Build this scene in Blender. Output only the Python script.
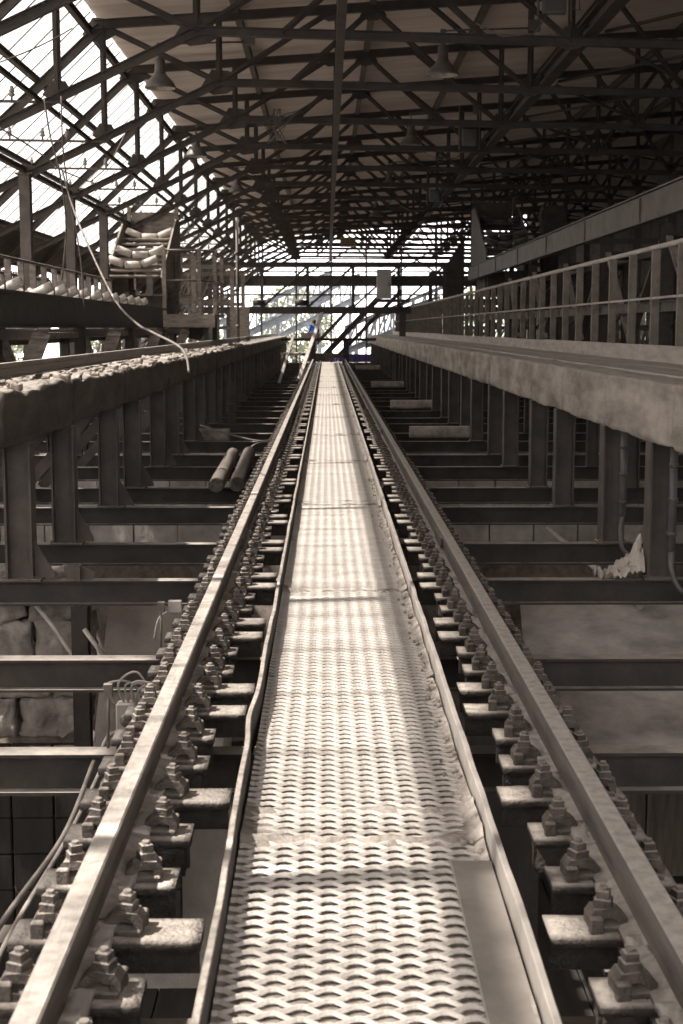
import bpy, bmesh, math, random
from mathutils import Vector, Matrix, noise
random.seed(7)
S = bpy.context.scene
COL = S.collection
for o in list(bpy.data.objects): bpy.data.objects.remove(o)

# ------------------------------------------------------------------ camera
CAMZ = 1.6                      # eye height above the rail tops (z = 0)
cd = bpy.data.cameras.new('camera'); cam = bpy.data.objects.new('camera', cd); COL.objects.link(cam)
cam.location = (0, 0, CAMZ)
cam.rotation_euler = (math.radians(90 - 7.5), math.radians(0.0), math.radians(-0.6))
cd.sensor_fit = 'VERTICAL'; cd.sensor_height = 36; cd.sensor_width = 24; cd.lens = 49.2
cd.clip_end = 600; cd.clip_start = 0.05
cd.dof.use_dof = True; cd.dof.focus_distance = 9.5; cd.dof.aperture_fstop = 6.3
S.camera = cam

# ------------------------------------------------------------------ light
w = bpy.data.worlds.new('world'); S.world = w; w.use_nodes = True
bg = w.node_tree.nodes['Background']; bg.inputs[0].default_value = (1.0, 0.972, 0.95, 1); bg.inputs[1].default_value = 2.4
sd = bpy.data.lights.new('sun', 'SUN'); sun = bpy.data.objects.new('sun', sd); COL.objects.link(sun)
sd.energy = 17.5; sd.angle = math.radians(0.8); sd.color = (1.0, 0.95, 0.88)
SUNDIR = Vector((0.67, 0.07, -1.0))
sun.rotation_euler = SUNDIR.to_track_quat('-Z', 'Y').to_euler(); sun.location = (-20, 5, 30)
vs = S.view_settings; vs.view_transform = 'Standard'; vs.look = 'None'; vs.gamma = 1.0; vs.use_curve_mapping = False
vs.exposure = 0.5

# ------------------------------------------------------------------ materials
def mat(name, c1, c2=None, rough=0.75, scale=3.0, metal=0.0, dust=0.0, dustc=(0.46, 0.42, 0.375), bump=0.0, bscale=None,
        stretch=(1, 1, 1), c3=None):
    m = bpy.data.materials.new(name); m.use_nodes = True; nt = m.node_tree; N = nt.nodes; L = nt.links
    b = N['Principled BSDF']; b.inputs['Roughness'].default_value = rough; b.inputs['Metallic'].default_value = metal
    c2 = c2 or tuple(x * 0.7 for x in c1)
    if name not in ('pale_leaves', 'blue_cloth', 'purple_tarpaulin', 'blue_grey_steelwork'):   # slight warm shift of all other base colours
        c1, c2, dustc = [(c[0]*1.015, c[1]*.985, c[2]*.985) for c in (c1, c2, dustc)]
    g = N.new('ShaderNodeNewGeometry'); mp = N.new('ShaderNodeMapping'); mp.inputs['Scale'].default_value = stretch
    L.new(g.outputs['Position'], mp.inputs[0])
    n = N.new('ShaderNodeTexNoise'); n.inputs['Scale'].default_value = scale; n.inputs['Detail'].default_value = 7; n.inputs['Roughness'].default_value = 0.65
    L.new(mp.outputs[0], n.inputs['Vector'])
    r = N.new('ShaderNodeValToRGB'); r.color_ramp.elements[0].position = 0.36; r.color_ramp.elements[1].position = 0.66
    r.color_ramp.elements[0].color = (*c2, 1); r.color_ramp.elements[1].color = (*c1, 1)
    if c3:
        e = r.color_ramp.elements.new(0.75); e.color = (*c3, 1)
    L.new(n.outputs[0], r.inputs[0]); out = r.outputs[0]
    if dust > 0:
        sx = N.new('ShaderNodeSeparateXYZ'); L.new(g.outputs['Normal'], sx.inputs[0])
        mr = N.new('ShaderNodeMapRange'); mr.inputs['From Min'].default_value = 0.45; mr.inputs['From Max'].default_value = 0.9
        L.new(sx.outputs['Z'], mr.inputs['Value'])
        n2 = N.new('ShaderNodeTexNoise'); n2.inputs['Scale'].default_value = scale * 2.2; n2.inputs['Detail'].default_value = 5
        L.new(g.outputs['Position'], n2.inputs['Vector'])
        mr2 = N.new('ShaderNodeMapRange'); mr2.inputs['From Min'].default_value = 0.25; mr2.inputs['From Max'].default_value = 0.6
        mr2.inputs['To Min'].default_value = dust * 0.45; mr2.inputs['To Max'].default_value = dust
        L.new(n2.outputs[0], mr2.inputs['Value'])
        mu = N.new('ShaderNodeMath'); mu.operation = 'MULTIPLY'; L.new(mr.outputs[0], mu.inputs[0]); L.new(mr2.outputs[0], mu.inputs[1])
        mx = N.new('ShaderNodeMix'); mx.data_type = 'RGBA'; L.new(mu.outputs[0], mx.inputs[0]); L.new(out, mx.inputs[6])
        mx.inputs[7].default_value = (*dustc, 1); out = mx.outputs[2]
    L.new(out, b.inputs['Base Color'])
    if bump > 0:
        n3 = N.new('ShaderNodeTexNoise'); n3.inputs['Scale'].default_value = bscale or scale * 5; n3.inputs['Detail'].default_value = 6
        L.new(mp.outputs[0], n3.inputs['Vector'])
        bp = N.new('ShaderNodeBump'); bp.inputs['Strength'].default_value = bump; bp.inputs['Distance'].default_value = 0.02
        L.new(n3.outputs[0], bp.inputs['Height']); L.new(bp.outputs[0], b.inputs['Normal'])
    return m
M = {}
M['steel'] = mat('rusty_steel', (0.050, 0.039, 0.031), (0.020, 0.016, 0.013), 0.7, 4, dust=0.85, bump=0.25, bscale=30)
M['truss'] = mat('truss_steel', (0.082, 0.066, 0.055), (0.042, 0.034, 0.029), 0.65, 3, dust=0.45, bump=0.15, bscale=25)
M['column'] = mat('column_steel', (0.115, 0.093, 0.078), (0.060, 0.048, 0.040), 0.6, 3, dust=0.8, bump=0.2, bscale=25)
M['rail'] = mat('rail_steel', (0.15, 0.125, 0.105), (0.08, 0.067, 0.057), 0.6, 9, dust=1.0, dustc=(0.47, 0.43, 0.385), bump=0.2, bscale=60, stretch=(1, 0.2, 1))  # besides top dust, lit head and shaded web are put into the colour
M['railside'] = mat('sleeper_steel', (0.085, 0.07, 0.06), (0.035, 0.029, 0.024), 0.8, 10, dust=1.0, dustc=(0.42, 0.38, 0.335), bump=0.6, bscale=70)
M['clip'] = mat('clamp_steel', (0.14, 0.118, 0.10), (0.05, 0.041, 0.035), 0.75, 14, dust=0.8, dustc=(0.36, 0.325, 0.285), bump=0.6, bscale=90)
M['deck'] = mat('dusty_grating', (0.50, 0.465, 0.42), (0.33, 0.30, 0.27), 0.6, 7, dust=0.5, dustc=(0.55, 0.515, 0.465), bump=0.3, bscale=80)
M['deckdirt'] = mat('packed_dust', (0.40, 0.36, 0.32), (0.14, 0.12, 0.10), 0.95, 11, bump=0.6, bscale=40)  # dust colour darkened to paint the shade in the grating openings
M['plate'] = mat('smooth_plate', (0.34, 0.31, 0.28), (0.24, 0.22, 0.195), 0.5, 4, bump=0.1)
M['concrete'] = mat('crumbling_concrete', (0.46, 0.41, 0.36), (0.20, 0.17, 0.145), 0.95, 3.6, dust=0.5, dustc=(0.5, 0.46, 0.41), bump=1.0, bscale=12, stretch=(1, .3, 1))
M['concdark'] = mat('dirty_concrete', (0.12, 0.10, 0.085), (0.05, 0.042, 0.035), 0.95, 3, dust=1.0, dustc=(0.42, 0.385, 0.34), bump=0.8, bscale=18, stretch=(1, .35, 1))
M['slab'] = mat('walkway_boards', (0.52, 0.47, 0.42), (0.34, 0.30, 0.265), 0.85, 3, bump=0.3, bscale=30, stretch=(4, 0.3, 1))
M['wood'] = mat('weathered_wood', (0.26, 0.225, 0.19), (0.13, 0.108, 0.09), 0.85, 4, dust=0.6, dustc=(0.42, 0.385, 0.34), bump=0.4, stretch=(1, 1, 4))
M['stone'] = mat('rubble_stone', (0.44, 0.40, 0.35), (0.20, 0.175, 0.15), 0.95, 5, bump=1.0, bscale=9)
M['sand'] = mat('sand', (0.58, 0.53, 0.47), (0.42, 0.38, 0.33), 1.0, 2.5, bump=0.5, bscale=40)
M['hopper'] = mat('hopper_lining', (0.60, 0.56, 0.51), (0.33, 0.30, 0.27), 0.8, 2.6, bump=0.9, bscale=5)
M['plank'] = mat('hopper_planks', (0.20, 0.165, 0.135), (0.085, 0.07, 0.058), 0.85, 2, bump=0.3, stretch=(5, 5, 0.5))
M['fence'] = mat('fence_paint', (0.21, 0.18, 0.145), (0.12, 0.10, 0.082), 0.6, 5, dust=0.5, bump=0.2)
M['toe'] = mat('toe_board', (0.50, 0.455, 0.41), (0.33, 0.295, 0.26), 0.8, 3, bump=0.2, stretch=(1, .5, 3))
M['roller'] = mat('idler_roller', (0.55, 0.51, 0.46), (0.36, 0.33, 0.295), 0.45, 6, dust=0.5, dustc=(0.5, 0.465, 0.42))
M['lampgrey'] = mat('lamp_enamel', (0.13, 0.12, 0.11), (0.085, 0.078, 0.07), 0.5, 8, dust=0.3)
M['lampin'] = mat('lamp_inner_enamel', (0.6, 0.56, 0.5), None, 0.4, 8)
M['porcelain'] = mat('porcelain', (0.32, 0.29, 0.26), None, 0.35, 8)
M['cable'] = mat('cable_rubber', (0.16, 0.14, 0.125), (0.10, 0.088, 0.078), 0.6, 8)
M['cablelight'] = mat('dusty_cable', (0.30, 0.27, 0.24), (0.2, 0.18, 0.16), 0.7, 8)
M['pipe'] = mat('grey_conduit', (0.10, 0.098, 0.098), (0.07, 0.068, 0.066), 0.45, 6, dust=0.3)
M['pvc'] = mat('pale_pole', (0.55, 0.51, 0.46), (0.40, 0.365, 0.325), 0.6, 6)
M['log'] = mat('tarred_log', (0.10, 0.083, 0.07), (0.045, 0.037, 0.030), 0.8, 9, dust=0.5, dustc=(0.30, 0.27, 0.235), bump=1.0, bscale=25)
M['roofsheet'] = mat('roof_sheets', (0.74, 0.67, 0.60), (0.56, 0.50, 0.45), 0.85, 0.9, bump=0.1, stretch=(0.25, 2.5, 1))
M['purlin'] = mat('purlin_steel', (0.14, 0.118, 0.10), (0.09, 0.075, 0.063), 0.7, 3)
M['ground'] = mat('ground', (0.10, 0.088, 0.075), (0.05, 0.043, 0.036), 1.0, 1, bump=0.3)
M['darkfloor'] = mat('bunker_floor_planks', (0.05, 0.041, 0.034), (0.022, 0.018, 0.015), 0.9, 1.5, stretch=(6, .6, 1))
M['white'] = mat('white_cabinet', (0.50, 0.49, 0.46), (0.42, 0.40, 0.38), 0.5, 2)
M['sign'] = mat('ochre_sign', (0.24, 0.165, 0.085), (0.17, 0.115, 0.06), 0.6, 3)
M['purple'] = mat('purple_tarpaulin', (0.17, 0.13, 0.40), (0.13, 0.10, 0.31), 0.7, 2, bump=0.4, bscale=5)
M['leaf'] = mat('pale_leaves', (0.34, 0.36, 0.27), (0.20, 0.22, 0.15), 0.7, 1.2)
M['bark'] = mat('bark', (0.12, 0.10, 0.08), None, 0.9, 3)
M['outsteel'] = mat('blue_grey_steelwork', (0.22, 0.235, 0.26), (0.13, 0.14, 0.16), 0.6, 1, dust=0.8, dustc=(0.5, 0.5, 0.5))
M['skin'] = mat('skin', (0.42, 0.26, 0.18), None, 0.6, 5)
M['hair'] = mat('hair', (0.05, 0.035, 0.025), None, 0.7, 9)
M['blue'] = mat('blue_cloth', (0.03, 0.11, 0.48), None, 0.8, 5)
M['paleblue'] = mat('pale_trousers', (0.5, 0.55, 0.62), None, 0.8, 5)
M['louvre'] = mat('lean_to_sheets', (0.10, 0.085, 0.072), (0.06, 0.05, 0.042), 0.8, 2)

def glassmat():
    m = bpy.data.materials.new('weathered_glazing'); m.use_nodes = True; nt = m.node_tree; N = nt.nodes; L = nt.links
    N.remove(N['Principled BSDF']); out = N['Material Output']
    tr = N.new('ShaderNodeBsdfTransparent'); tr.inputs[0].default_value = (0.48, 0.476, 0.47, 1)
    tl = N.new('ShaderNodeBsdfTranslucent'); tl.inputs[0].default_value = (0.30, 0.295, 0.285, 1)
    df = N.new('ShaderNodeBsdfDiffuse'); df.inputs[0].default_value = (0.55, 0.53, 0.5, 1)
    g = N.new('ShaderNodeNewGeometry'); mp = N.new('ShaderNodeMapping'); mp.inputs['Scale'].default_value = (0.12, 3.0, 0.12)
    L.new(g.outputs['Position'], mp.inputs[0]); n = N.new('ShaderNodeTexNoise'); n.inputs['Scale'].default_value = 2.2; n.inputs['Detail'].default_value = 5
    L.new(mp.outputs[0], n.inputs['Vector'])
    mr = N.new('ShaderNodeMapRange'); mr.inputs['From Min'].default_value = 0.3; mr.inputs['From Max'].default_value = 0.7
    mr.inputs['To Min'].default_value = 0.10; mr.inputs['To Max'].default_value = 0.5
    L.new(n.outputs[0], mr.inputs['Value'])
    a = N.new('ShaderNodeMixShader'); L.new(mr.outputs[0], a.inputs[0]); L.new(tr.outputs[0], a.inputs[1]); L.new(tl.outputs[0], a.inputs[2])
    b = N.new('ShaderNodeMixShader'); b.inputs[0].default_value = 0.14; L.new(a.outputs[0], b.inputs[1]); L.new(df.outputs[0], b.inputs[2])
    L.new(b.outputs[0], out.inputs[0]); return m
M['glass'] = glassmat()

# ------------------------------------------------------------------ mesh helpers
V = Vector
class MB:
    def __init__(s): s.v = []; s.f = []; s.sm = []
    def add(s, vs_, fs, smooth=False):
        n = len(s.v); s.v += [tuple(x) for x in vs_]
        for f in fs: s.f.append(tuple(i + n for i in f)); s.sm.append(smooth)
        return s
    def box(s, x0, x1, y0, y1, z0, z1):
        return s.add([(x0,y0,z0),(x1,y0,z0),(x1,y1,z0),(x0,y1,z0),(x0,y0,z1),(x1,y0,z1),(x1,y1,z1),(x0,y1,z1)],
                     [(0,3,2,1),(4,5,6,7),(0,1,5,4),(1,2,6,5),(2,3,7,6),(3,0,4,7)])
    def cbox(s, x0, x1, y0, y1, z0, z1, b=0.006):
        """box with chamfered vertical and top edges"""
        r = [(x0+b,y0),(x1-b,y0),(x1,y0+b),(x1,y1-b),(x1-b,y1),(x0+b,y1),(x0,y1-b),(x0,y0+b)]
        r2 = [(x0+2*b,y0+b),(x1-2*b,y0+b),(x1-b,y0+2*b),(x1-b,y1-2*b),(x1-2*b,y1-b),(x0+2*b,y1-b),(x0+b,y1-2*b),(x0+b,y0+2*b)]
        vs_ = [(x,y,z0) for x,y in r] + [(x,y,z1-b) for x,y in r] + [(x,y,z1) for x,y in r2]
        fs = [tuple(range(7,-1,-1))] + [tuple(range(16,24))]
        for k in range(2):
            for i in range(8):
                j = (i+1) % 8; fs.append((k*8+i, k*8+j, k*8+8+j, k*8+8+i))
        return s.add(vs_, fs)
    def prof(s, p0, p1, pts, up=(0,0,1), smooth=False):
        p0 = V(p0); p1 = V(p1); t = (p1-p0).normalized(); up = V(up)
        sd_ = t.cross(up)
        if sd_.length < 1e-4: sd_ = t.cross(V((0,1,0)))
        sd_.normalize(); u = sd_.cross(t)
        n = len(pts); vs_ = [p + sd_*a + u*b for p in (p0, p1) for a, b in pts]
        fs = [tuple(range(n)), tuple(range(2*n-1, n-1, -1))] + [(i, i+n, (i+1)%n+n, (i+1)%n) for i in range(n)]
        return s.add(vs_, fs, smooth)
    def bar(s, p0, p1, w, h, up=(0,0,1)):
        return s.prof(p0, p1, [(-w/2,-h/2),(w/2,-h/2),(w/2,h/2),(-w/2,h/2)], up)
    def ibeam(s, p0, p1, w, h, tf=0.016, tw=0.012, up=(0,0,1)):
        a = w/2; b = h/2; c = tw/2
        return s.prof(p0, p1, [(-a,-b),(a,-b),(a,-b+tf),(c,-b+tf),(c,b-tf),(a,b-tf),(a,b),(-a,b),(-a,b-tf),(-c,b-tf),(-c,-b+tf),(-a,-b+tf)], up)
    def angle(s, p0, p1, a=0.08, t=0.009, up=(0,0,1)):
        """two angle irons back to back, a T in section"""
        c = t
        return s.prof(p0, p1, [(-a,0),(a,0),(a,t),(c,t),(c,a),(-c,a),(-c,t),(-a,t)], up)
    def tube(s, pts, r, seg=8, caps=True):
        pts = [V(p) for p in pts]; n = len(pts); rings = []; prev = None
        for i, p in enumerate(pts):
            t = (pts[min(i+1,n-1)] - pts[max(i-1,0)]).normalized()
            if prev is None:
                a = t.orthogonal().normalized()
            else:
                a = (prev - t*prev.dot(t)).normalized()
            prev = a; b = t.cross(a); rr = r[i] if isinstance(r, (list, tuple)) else r
            rings += [p + (a*math.cos(2*math.pi*k/seg) + b*math.sin(2*math.pi*k/seg))*rr for k in range(seg)]
        fs = []
        for i in range(n-1):
            for k in range(seg): fs.append((i*seg+k, i*seg+(k+1)%seg, (i+1)*seg+(k+1)%seg, (i+1)*seg+k))
        s.add(rings, fs, True)
        if caps:
            s.add(rings[:seg], [tuple(range(seg))]); s.add(rings[-seg:], [tuple(range(seg-1,-1,-1))])
        return s
    def lathe(s, prof, seg=16, c=(0,0,0), smooth=True):
        vs_ = [(c[0]+r*math.cos(2*math.pi*k/seg), c[1]+r*math.sin(2*math.pi*k/seg), c[2]+z) for r, z in prof for k in range(seg)]
        fs = []
        for i in range(len(prof)-1):
            for k in range(seg): fs.append((i*seg+k, i*seg+(k+1)%seg, (i+1)*seg+(k+1)%seg, (i+1)*seg+k))
        return s.add(vs_, fs, smooth)
    def plate(s, poly, th, n=(0,1,0)):
        n = V(n).normalized(); poly = [V(p) for p in poly]; k = len(poly)
        vs_ = [p - n*th/2 for p in poly] + [p + n*th/2 for p in poly]
        return s.add(vs_, [tuple(range(k)), tuple(range(2*k-1,k-1,-1))] + [(i,i+k,(i+1)%k+k,(i+1)%k) for i in range(k)])
    def rough(s, x0, x1, y0, y1, z0, z1, step, amp, seed=0, freq=2.5, top=1.0, round_=0.0, ys=1.0):
        """a box whose faces are finely divided and broken by noise"""
        nx = max(1, round((x1-x0)/step)); ny = max(1, round((y1-y0)/step)); nz = max(1, round((z1-z0)/step))
        c = V(((x0+x1)/2, (y0+y1)/2, (z0+z1)/2)); hd = V(((x1-x0)/2, (y1-y0)/2, (z1-z0)/2)); off = V((seed*3.1, seed*7.7, seed*1.3))
        def d(p):
            q = V(p); qs = V((q.x, q.y*ys, q.z)); nn = noise.noise_vector(qs*freq + off)*amp + noise.noise_vector(qs*freq*3 + off)*amp*0.45
            if q.z > z1 - 0.02: nn *= top; nn.z = abs(nn.z)*1.6 - amp*0.3
            if round_:
                e = [abs((q[i]-c[i])/hd[i]) for i in range(3)]; k = sum(x**6 for x in e)
                if k > 1: q = c + (q-c)*(1 - round_*(k-1)/2)
            return q + nn
        def face(f, nu, nv):
            vs_ = [d(f(i/nu, j/nv)) for j in range(nv+1) for i in range(nu+1)]
            s.add(vs_, [(j*(nu+1)+i, j*(nu+1)+i+1, (j+1)*(nu+1)+i+1, (j+1)*(nu+1)+i) for j in range(nv) for i in range(nu)], True)
        X = x1-x0; Y = y1-y0; Z = z1-z0
        face(lambda u,v:(x0+u*X, y0+v*Y, z1), nx, ny); face(lambda u,v:(x0+u*X, y1-v*Y, z0), nx, ny)
        face(lambda u,v:(x0+u*X, y0, z0+v*Z), nx, nz); face(lambda u,v:(x1-u*X, y1, z0+v*Z), nx, nz)
        face(lambda u,v:(x1, y0+u*Y, z0+v*Z), ny, nz); face(lambda u,v:(x0, y1-u*Y, z0+v*Z), ny, nz)
        return s
    def mesh(s, name, m, recalc=True):
        me = bpy.data.meshes.new(name); me.from_pydata(s.v, [], s.f); me.polygons.foreach_set('use_smooth', s.sm)
        if recalc:
            bm = bmesh.new(); bm.from_mesh(me); bmesh.ops.remove_doubles(bm, verts=bm.verts, dist=1e-5)
            bmesh.ops.recalc_face_normals(bm, faces=bm.faces); bm.to_mesh(me); bm.free()
        me.materials.append(M[m] if isinstance(m, str) else m); return me
    def build(s, name, m, parent=None, recalc=True, loc=None):
        o = bpy.data.objects.new(name, s.mesh(name, m, recalc)); COL.objects.link(o)
        if parent: o.parent = parent
        if loc: o.location = loc
        return o
def tag(o, label, cat, group=None, kind=None):
    o['label'] = label; o['category'] = cat
    if group: o['group'] = group
    if kind: o['kind'] = kind
    return o
def empty(name, loc=(0,0,0), rz=0):
    o = bpy.data.objects.new(name, None); COL.objects.link(o); o.location = loc; o.rotation_euler = (0,0,rz); o.empty_display_size = 0.1; return o
def struct(o): o['kind'] = 'structure'; return o
def put(name, me, parent=None, loc=None):
    o = bpy.data.objects.new(name, me); COL.objects.link(o)
    if parent: o.parent = parent
    if loc: o.location = loc
    return o
def children(o): return [c for c in bpy.data.objects if c.parent == o]
def dup(root, kids, loc):
    """kids: {child: [grandchildren]}"""
    r = root.copy(); COL.objects.link(r); r.location = loc
    for ch, gs in kids:
        c = ch.copy(); COL.objects.link(c); c.parent = r
        for g in gs:
            d = g.copy(); COL.objects.link(d); d.parent = c
    return r
def kidlist(root): return [(c, children(c)) for c in children(root)]
ONES = ['', 'first','second','third','fourth','fifth','sixth','seventh','eighth','ninth','tenth','eleventh','twelfth','thirteenth','fourteenth','fifteenth','sixteenth','seventeenth','eighteenth','nineteenth']
CARD = ['', '', 'twenty','thirty','forty','fifty','sixty']
def nth(n):
    if n < 20: return ONES[n]
    t, r = divmod(n, 10)
    return (CARD[t][:-1] + 'ieth') if r == 0 else CARD[t] + '-' + ONES[r]
def H(h): return CAMZ - h            # height given as a drop below the eye

# ================================================================== SETTING
MB().add([(-200,-30,-5.4),(200,-30,-5.4),(200,300,-5.4),(-200,300,-5.4)], [(0,1,2,3)]).build('ground', 'ground'); struct(bpy.data.objects['ground'])
YB, YE = -6.0, 94.0
TY = [22.95 + 4.64*k for k in range(-6, 16)]
def roofz(x): return CAMZ + 5.95 + 0.09*(x + 1.7)
# roof sheets, corrugated across the slope
def corr(a, b, y0, y1, pitch, amp):
    """a, b: (x, z) ends of the sheet in section"""
    s = MB(); n = int((y1-y0)/(pitch/2)); vs_ = []; fs = []
    d = V((b[0]-a[0], 0, b[1]-a[1])).normalized(); nrm = V((-d.z, 0, d.x))
    for i in range(n+1):
        y = y0 + i*pitch/2; o = nrm*(amp if i % 2 else -amp)
        vs_ += [(a[0]+o.x, y, a[1]+o.z), (b[0]+o.x, y, b[1]+o.z)]
        if i: fs.append((2*i-2, 2*i-1, 2*i+1, 2*i))
    s.add(vs_, fs, False); return s
struct(corr((-4.35, roofz(-4.35)+0.12), (13.2, roofz(13.2)+0.12), YB, YE, 0.18, 0.018).build('ceiling', 'roofsheet', recalc=False))
GX = lambda x: CAMZ + 9.835 - 0.95*x   # glazing height at distance x to the left
for k in range(len(TY)+0):
    y0 = max(YB, TY[k] - 0.5); y1 = min(YE, (TY[k+1] if k+1 < len(TY) else YE) - 0.5)
    if y1 <= y0: continue
    g = corr((-7.73, GX(7.73)), (-4.3, GX(4.3)+0.05), y0, y1, 0.23, 0.012).build('window_%d' % (k+1), 'glass', recalc=False); struct(g)
t = MB()
for y in [YB + 0.93*i for i in range(int((YE-YB)/0.93))]:
    t.bar((-7.73, y, GX(7.73)-0.03), (-4.3, y, GX(4.3)-0.03), 0.014, 0.035, (0,1,0))
struct(t.build('trim_1', 'purlin'))
struct(corr((-8.45, GX(8.45)-0.05), (-7.65, GX(7.65)-0.05), YB, YE, 0.23, 0.02).build('trim_2', 'louvre', recalc=False))
# walls
struct(MB().box(-9, 13.4, YB-0.2, YB, -5.4, 1.5).build('wall_light_block', 'concdark'))  # unseen half wall behind the camera, added to keep the pit dark
wr = MB()
wr.box(13.2, 13.4, YB, YE, -5.4, H(0.5)); wr.box(13.2, 13.4, YB, YE, H(-1.1), roofz(13.2)+.5)
for i in range(70): wr.box(13.2, 13.4, YB+i*1.45, YB+i*1.45+random.uniform(.3,1.1), H(0.5), H(-1.1))
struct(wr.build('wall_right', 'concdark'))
wl = MB(); wl.box(-8.7, -8.5, YB, YE, -5.4, H(1.3))
struct(wl.build('wall_left', 'concdark'))
# bunker walls below the girders
for i, y in enumerate([15.0 + 4.6*k for k in range(16)]):
    b = MB()
    n = 34
    for j in range(n):
        x = -8.4 + j*(21.4/n)
        b.box(x+0.012, x+21.4/n-0.012, y+random.uniform(0,.03), y+0.15, -5.4, -0.85 - (0.25 if i % 2 else 0))
    struct(b.build('wall_bunker_%d' % (i+1), 'hopper' if i % 3 else 'plank'))
fl = MB()
for j in range(60): fl.box(-8.4+j*0.36, -8.4+j*0.36+0.34, YB, 15, -4.55, -4.5)
struct(fl.build('floor', 'darkfloor'))

# longitudinal roof members
def lmember(label, x, z, w, h, mt='truss', cat='beam', name='purlin', ib=True, grp=None):
    b = MB()
    (b.ibeam if ib else b.bar)((x, YB, z), (x, YE, z), w, h)
    return tag(b.build(name, mt), label, cat, grp)
lmember('roof purlin left of the middle, next to the glazing', -1.7, roofz(-1.7)-0.0, 0.12, 0.16, 'purlin')
lmember('roof purlin just right of the hanging centre line', 0.9, roofz(0.9)-0.0, 0.12, 0.16, 'purlin')
lmember('roof purlin over the right rail side, below the sheets', 3.2, roofz(3.2), 0.12, 0.16, 'purlin')
lmember('roof purlin over the right walkway', 5.6, roofz(5.6), 0.12, 0.16, 'purlin')
lmember('roof purlin far right in the dark', 8.2, roofz(8.2), 0.12, 0.16, 'purlin')
lmember('roof purlin outermost right by the wall', 10.8, roofz(10.8), 0.12, 0.16, 'purlin')
lmember('eaves beam where sheets meet the glazing', -4.40, H(-5.47), 0.10, 0.14, 'truss', name='eaves_beam')
lmember('long straight centre tie beam running away under the truss chords', 0.22, H(-4.42), 0.13, 0.14, 'truss', name='tie_beam', ib=False)
lmember('heavy dark longitudinal beam under the roof to the right', 4.25, H(-4.78), 0.22, 0.24, 'truss', name='tie_beam')
lmember('longitudinal angle tie at the foot of the left truss verticals', -4.45, H(-3.5), 0.06, 0.07, 'truss', name='tie_beam')
lmember('longitudinal head beam over the row of left hall columns', -5.65, H(-2.93), 0.09, 0.10, 'truss', name='head_beam')
lmember('glazing purlin uppermost on the glass slope', -5.4, GX(5.4)-0.12, 0.09, 0.12, 'truss', name='glazing_purlin')
lmember('glazing purlin in the middle of the glass slope', -6.5, GX(6.5)-0.12, 0.07, 0.11, 'truss', name='glazing_purlin')
lmember('glazing purlin lowest on the glass slope', -7.65, GX(7.65)-0.12, 0.12, 0.14, 'truss', name='glazing_purlin')
lmember('gutter rail above the slatted left side', -8.42, GX(8.42)-0.1, 0.12, 0.14, 'truss', name='gutter_beam')

# ================================================================== TRUSSES
def rivets(b, pts, r=0.014, y=-0.03):
    for x, z in pts:
        b.add([(x-r,y,z-r),(x+r,y,z-r),(x+r,y,z+r),(x-r,y,z+r),(x,y-r*1.1,z)], [(0,1,4),(1,2,4),(2,3,4),(3,0,4)], True)
TR = empty('roof_truss')
c0 = H(-4.6)
def chz(x): return c0 if x > -2.04 else c0 + 0.49*(x+2.04)
def web(x0, z0, x1, z1, a=0.055, name='web_diagonal'):
    return MB().angle((x0,0,z0), (x1,0,z1), a, 0.009, (0,-1,0)).build(name, 'truss', TR)
b = MB(); b.ibeam((-2.04,0,c0), (13.1,0,c0), 0.12, 0.14, up=(0,0,1)); rivets(b, [(x*0.22-2, c0+(.045 if x%2 else -.045)) for x in range(0, 66)], y=-0.061)
b.build('bottom_chord', 'truss', TR)
b = MB(); b.ibeam((-8.6,0,chz(-8.6)), (-2.04,0,c0), 0.12, 0.14)
rivets(b, [(-2.1-k*.2, chz(-2.1-k*.2)+(.045 if k%2 else -.045)) for k in range(30)], y=-0.061); b.build('sloping_chord', 'truss', TR)
b = MB(); b.ibeam((-4.35,0,roofz(-4.35)-0.12), (13.1,0,roofz(13.1)-0.12), 0.12, 0.17); b.build('rafter', 'truss', TR)
b = MB(); b.ibeam((-8.4,0,GX(8.4)-0.25), (-4.25,0,GX(4.25)-0.25), 0.12, 0.17); b.build('glazing_rafter', 'truss', TR)
for x in (-4.2, -2.04, 0.22, 4.0, 7.2, 10.4): web(x, chz(x), x, roofz(x)-0.15, 0.06, 'web_vertical')
for x0, t0, x1, t1 in ((-4.2,1,-2.04,0), (-2.04,0,0.1,1), (0.9,1,-0.7,0), (0.9,1,2.6,0), (4.0,0,2.0,1), (4.0,0,5.6,1), (5.6,1,7.2,0), (7.2,0,8.8,1), (8.8,1,10.4,0), (10.4,0,12,1)):
    web(x0, roofz(x0)-.15 if t0 else chz(x0), x1, roofz(x1)-.15 if t1 else chz(x1))
for x, z, s_ in ((-4.25, roofz(-4.25)-0.2, .33), (-2.04, c0+.02, .36), (0.9, roofz(.9)-.2, .26), (4.0, c0+.06, .28), (-4.2, chz(-4.2)+.12, .24), (7.2, c0+.06, .28), (-5.65, chz(-5.65)+.08, .2), (0.1, roofz(.1)-.2, .2), (5.6, roofz(5.6)-.2, .26)):
    b = MB(); b.plate([(x-s_,0,z-s_*.35), (x-s_*.3,0,z-s_*.7), (x+s_*.4,0,z-s_*.6), (x+s_,0,z-s_*.25), (x+s_*.5,0,z+s_*.55), (x-s_*.4,0,z+s_*.6)], 0.02, (0,1,0))
    rivets(b, [(x+s_*.8*(k/4-.5)*1.6, z-s_*.25) for k in range(5)] + [(x+s_*.5*(k/3-.5)*1.6, z+s_*.3) for k in range(4)], y=-0.012)
    b.build('gusset_plate', 'truss', TR)
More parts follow.
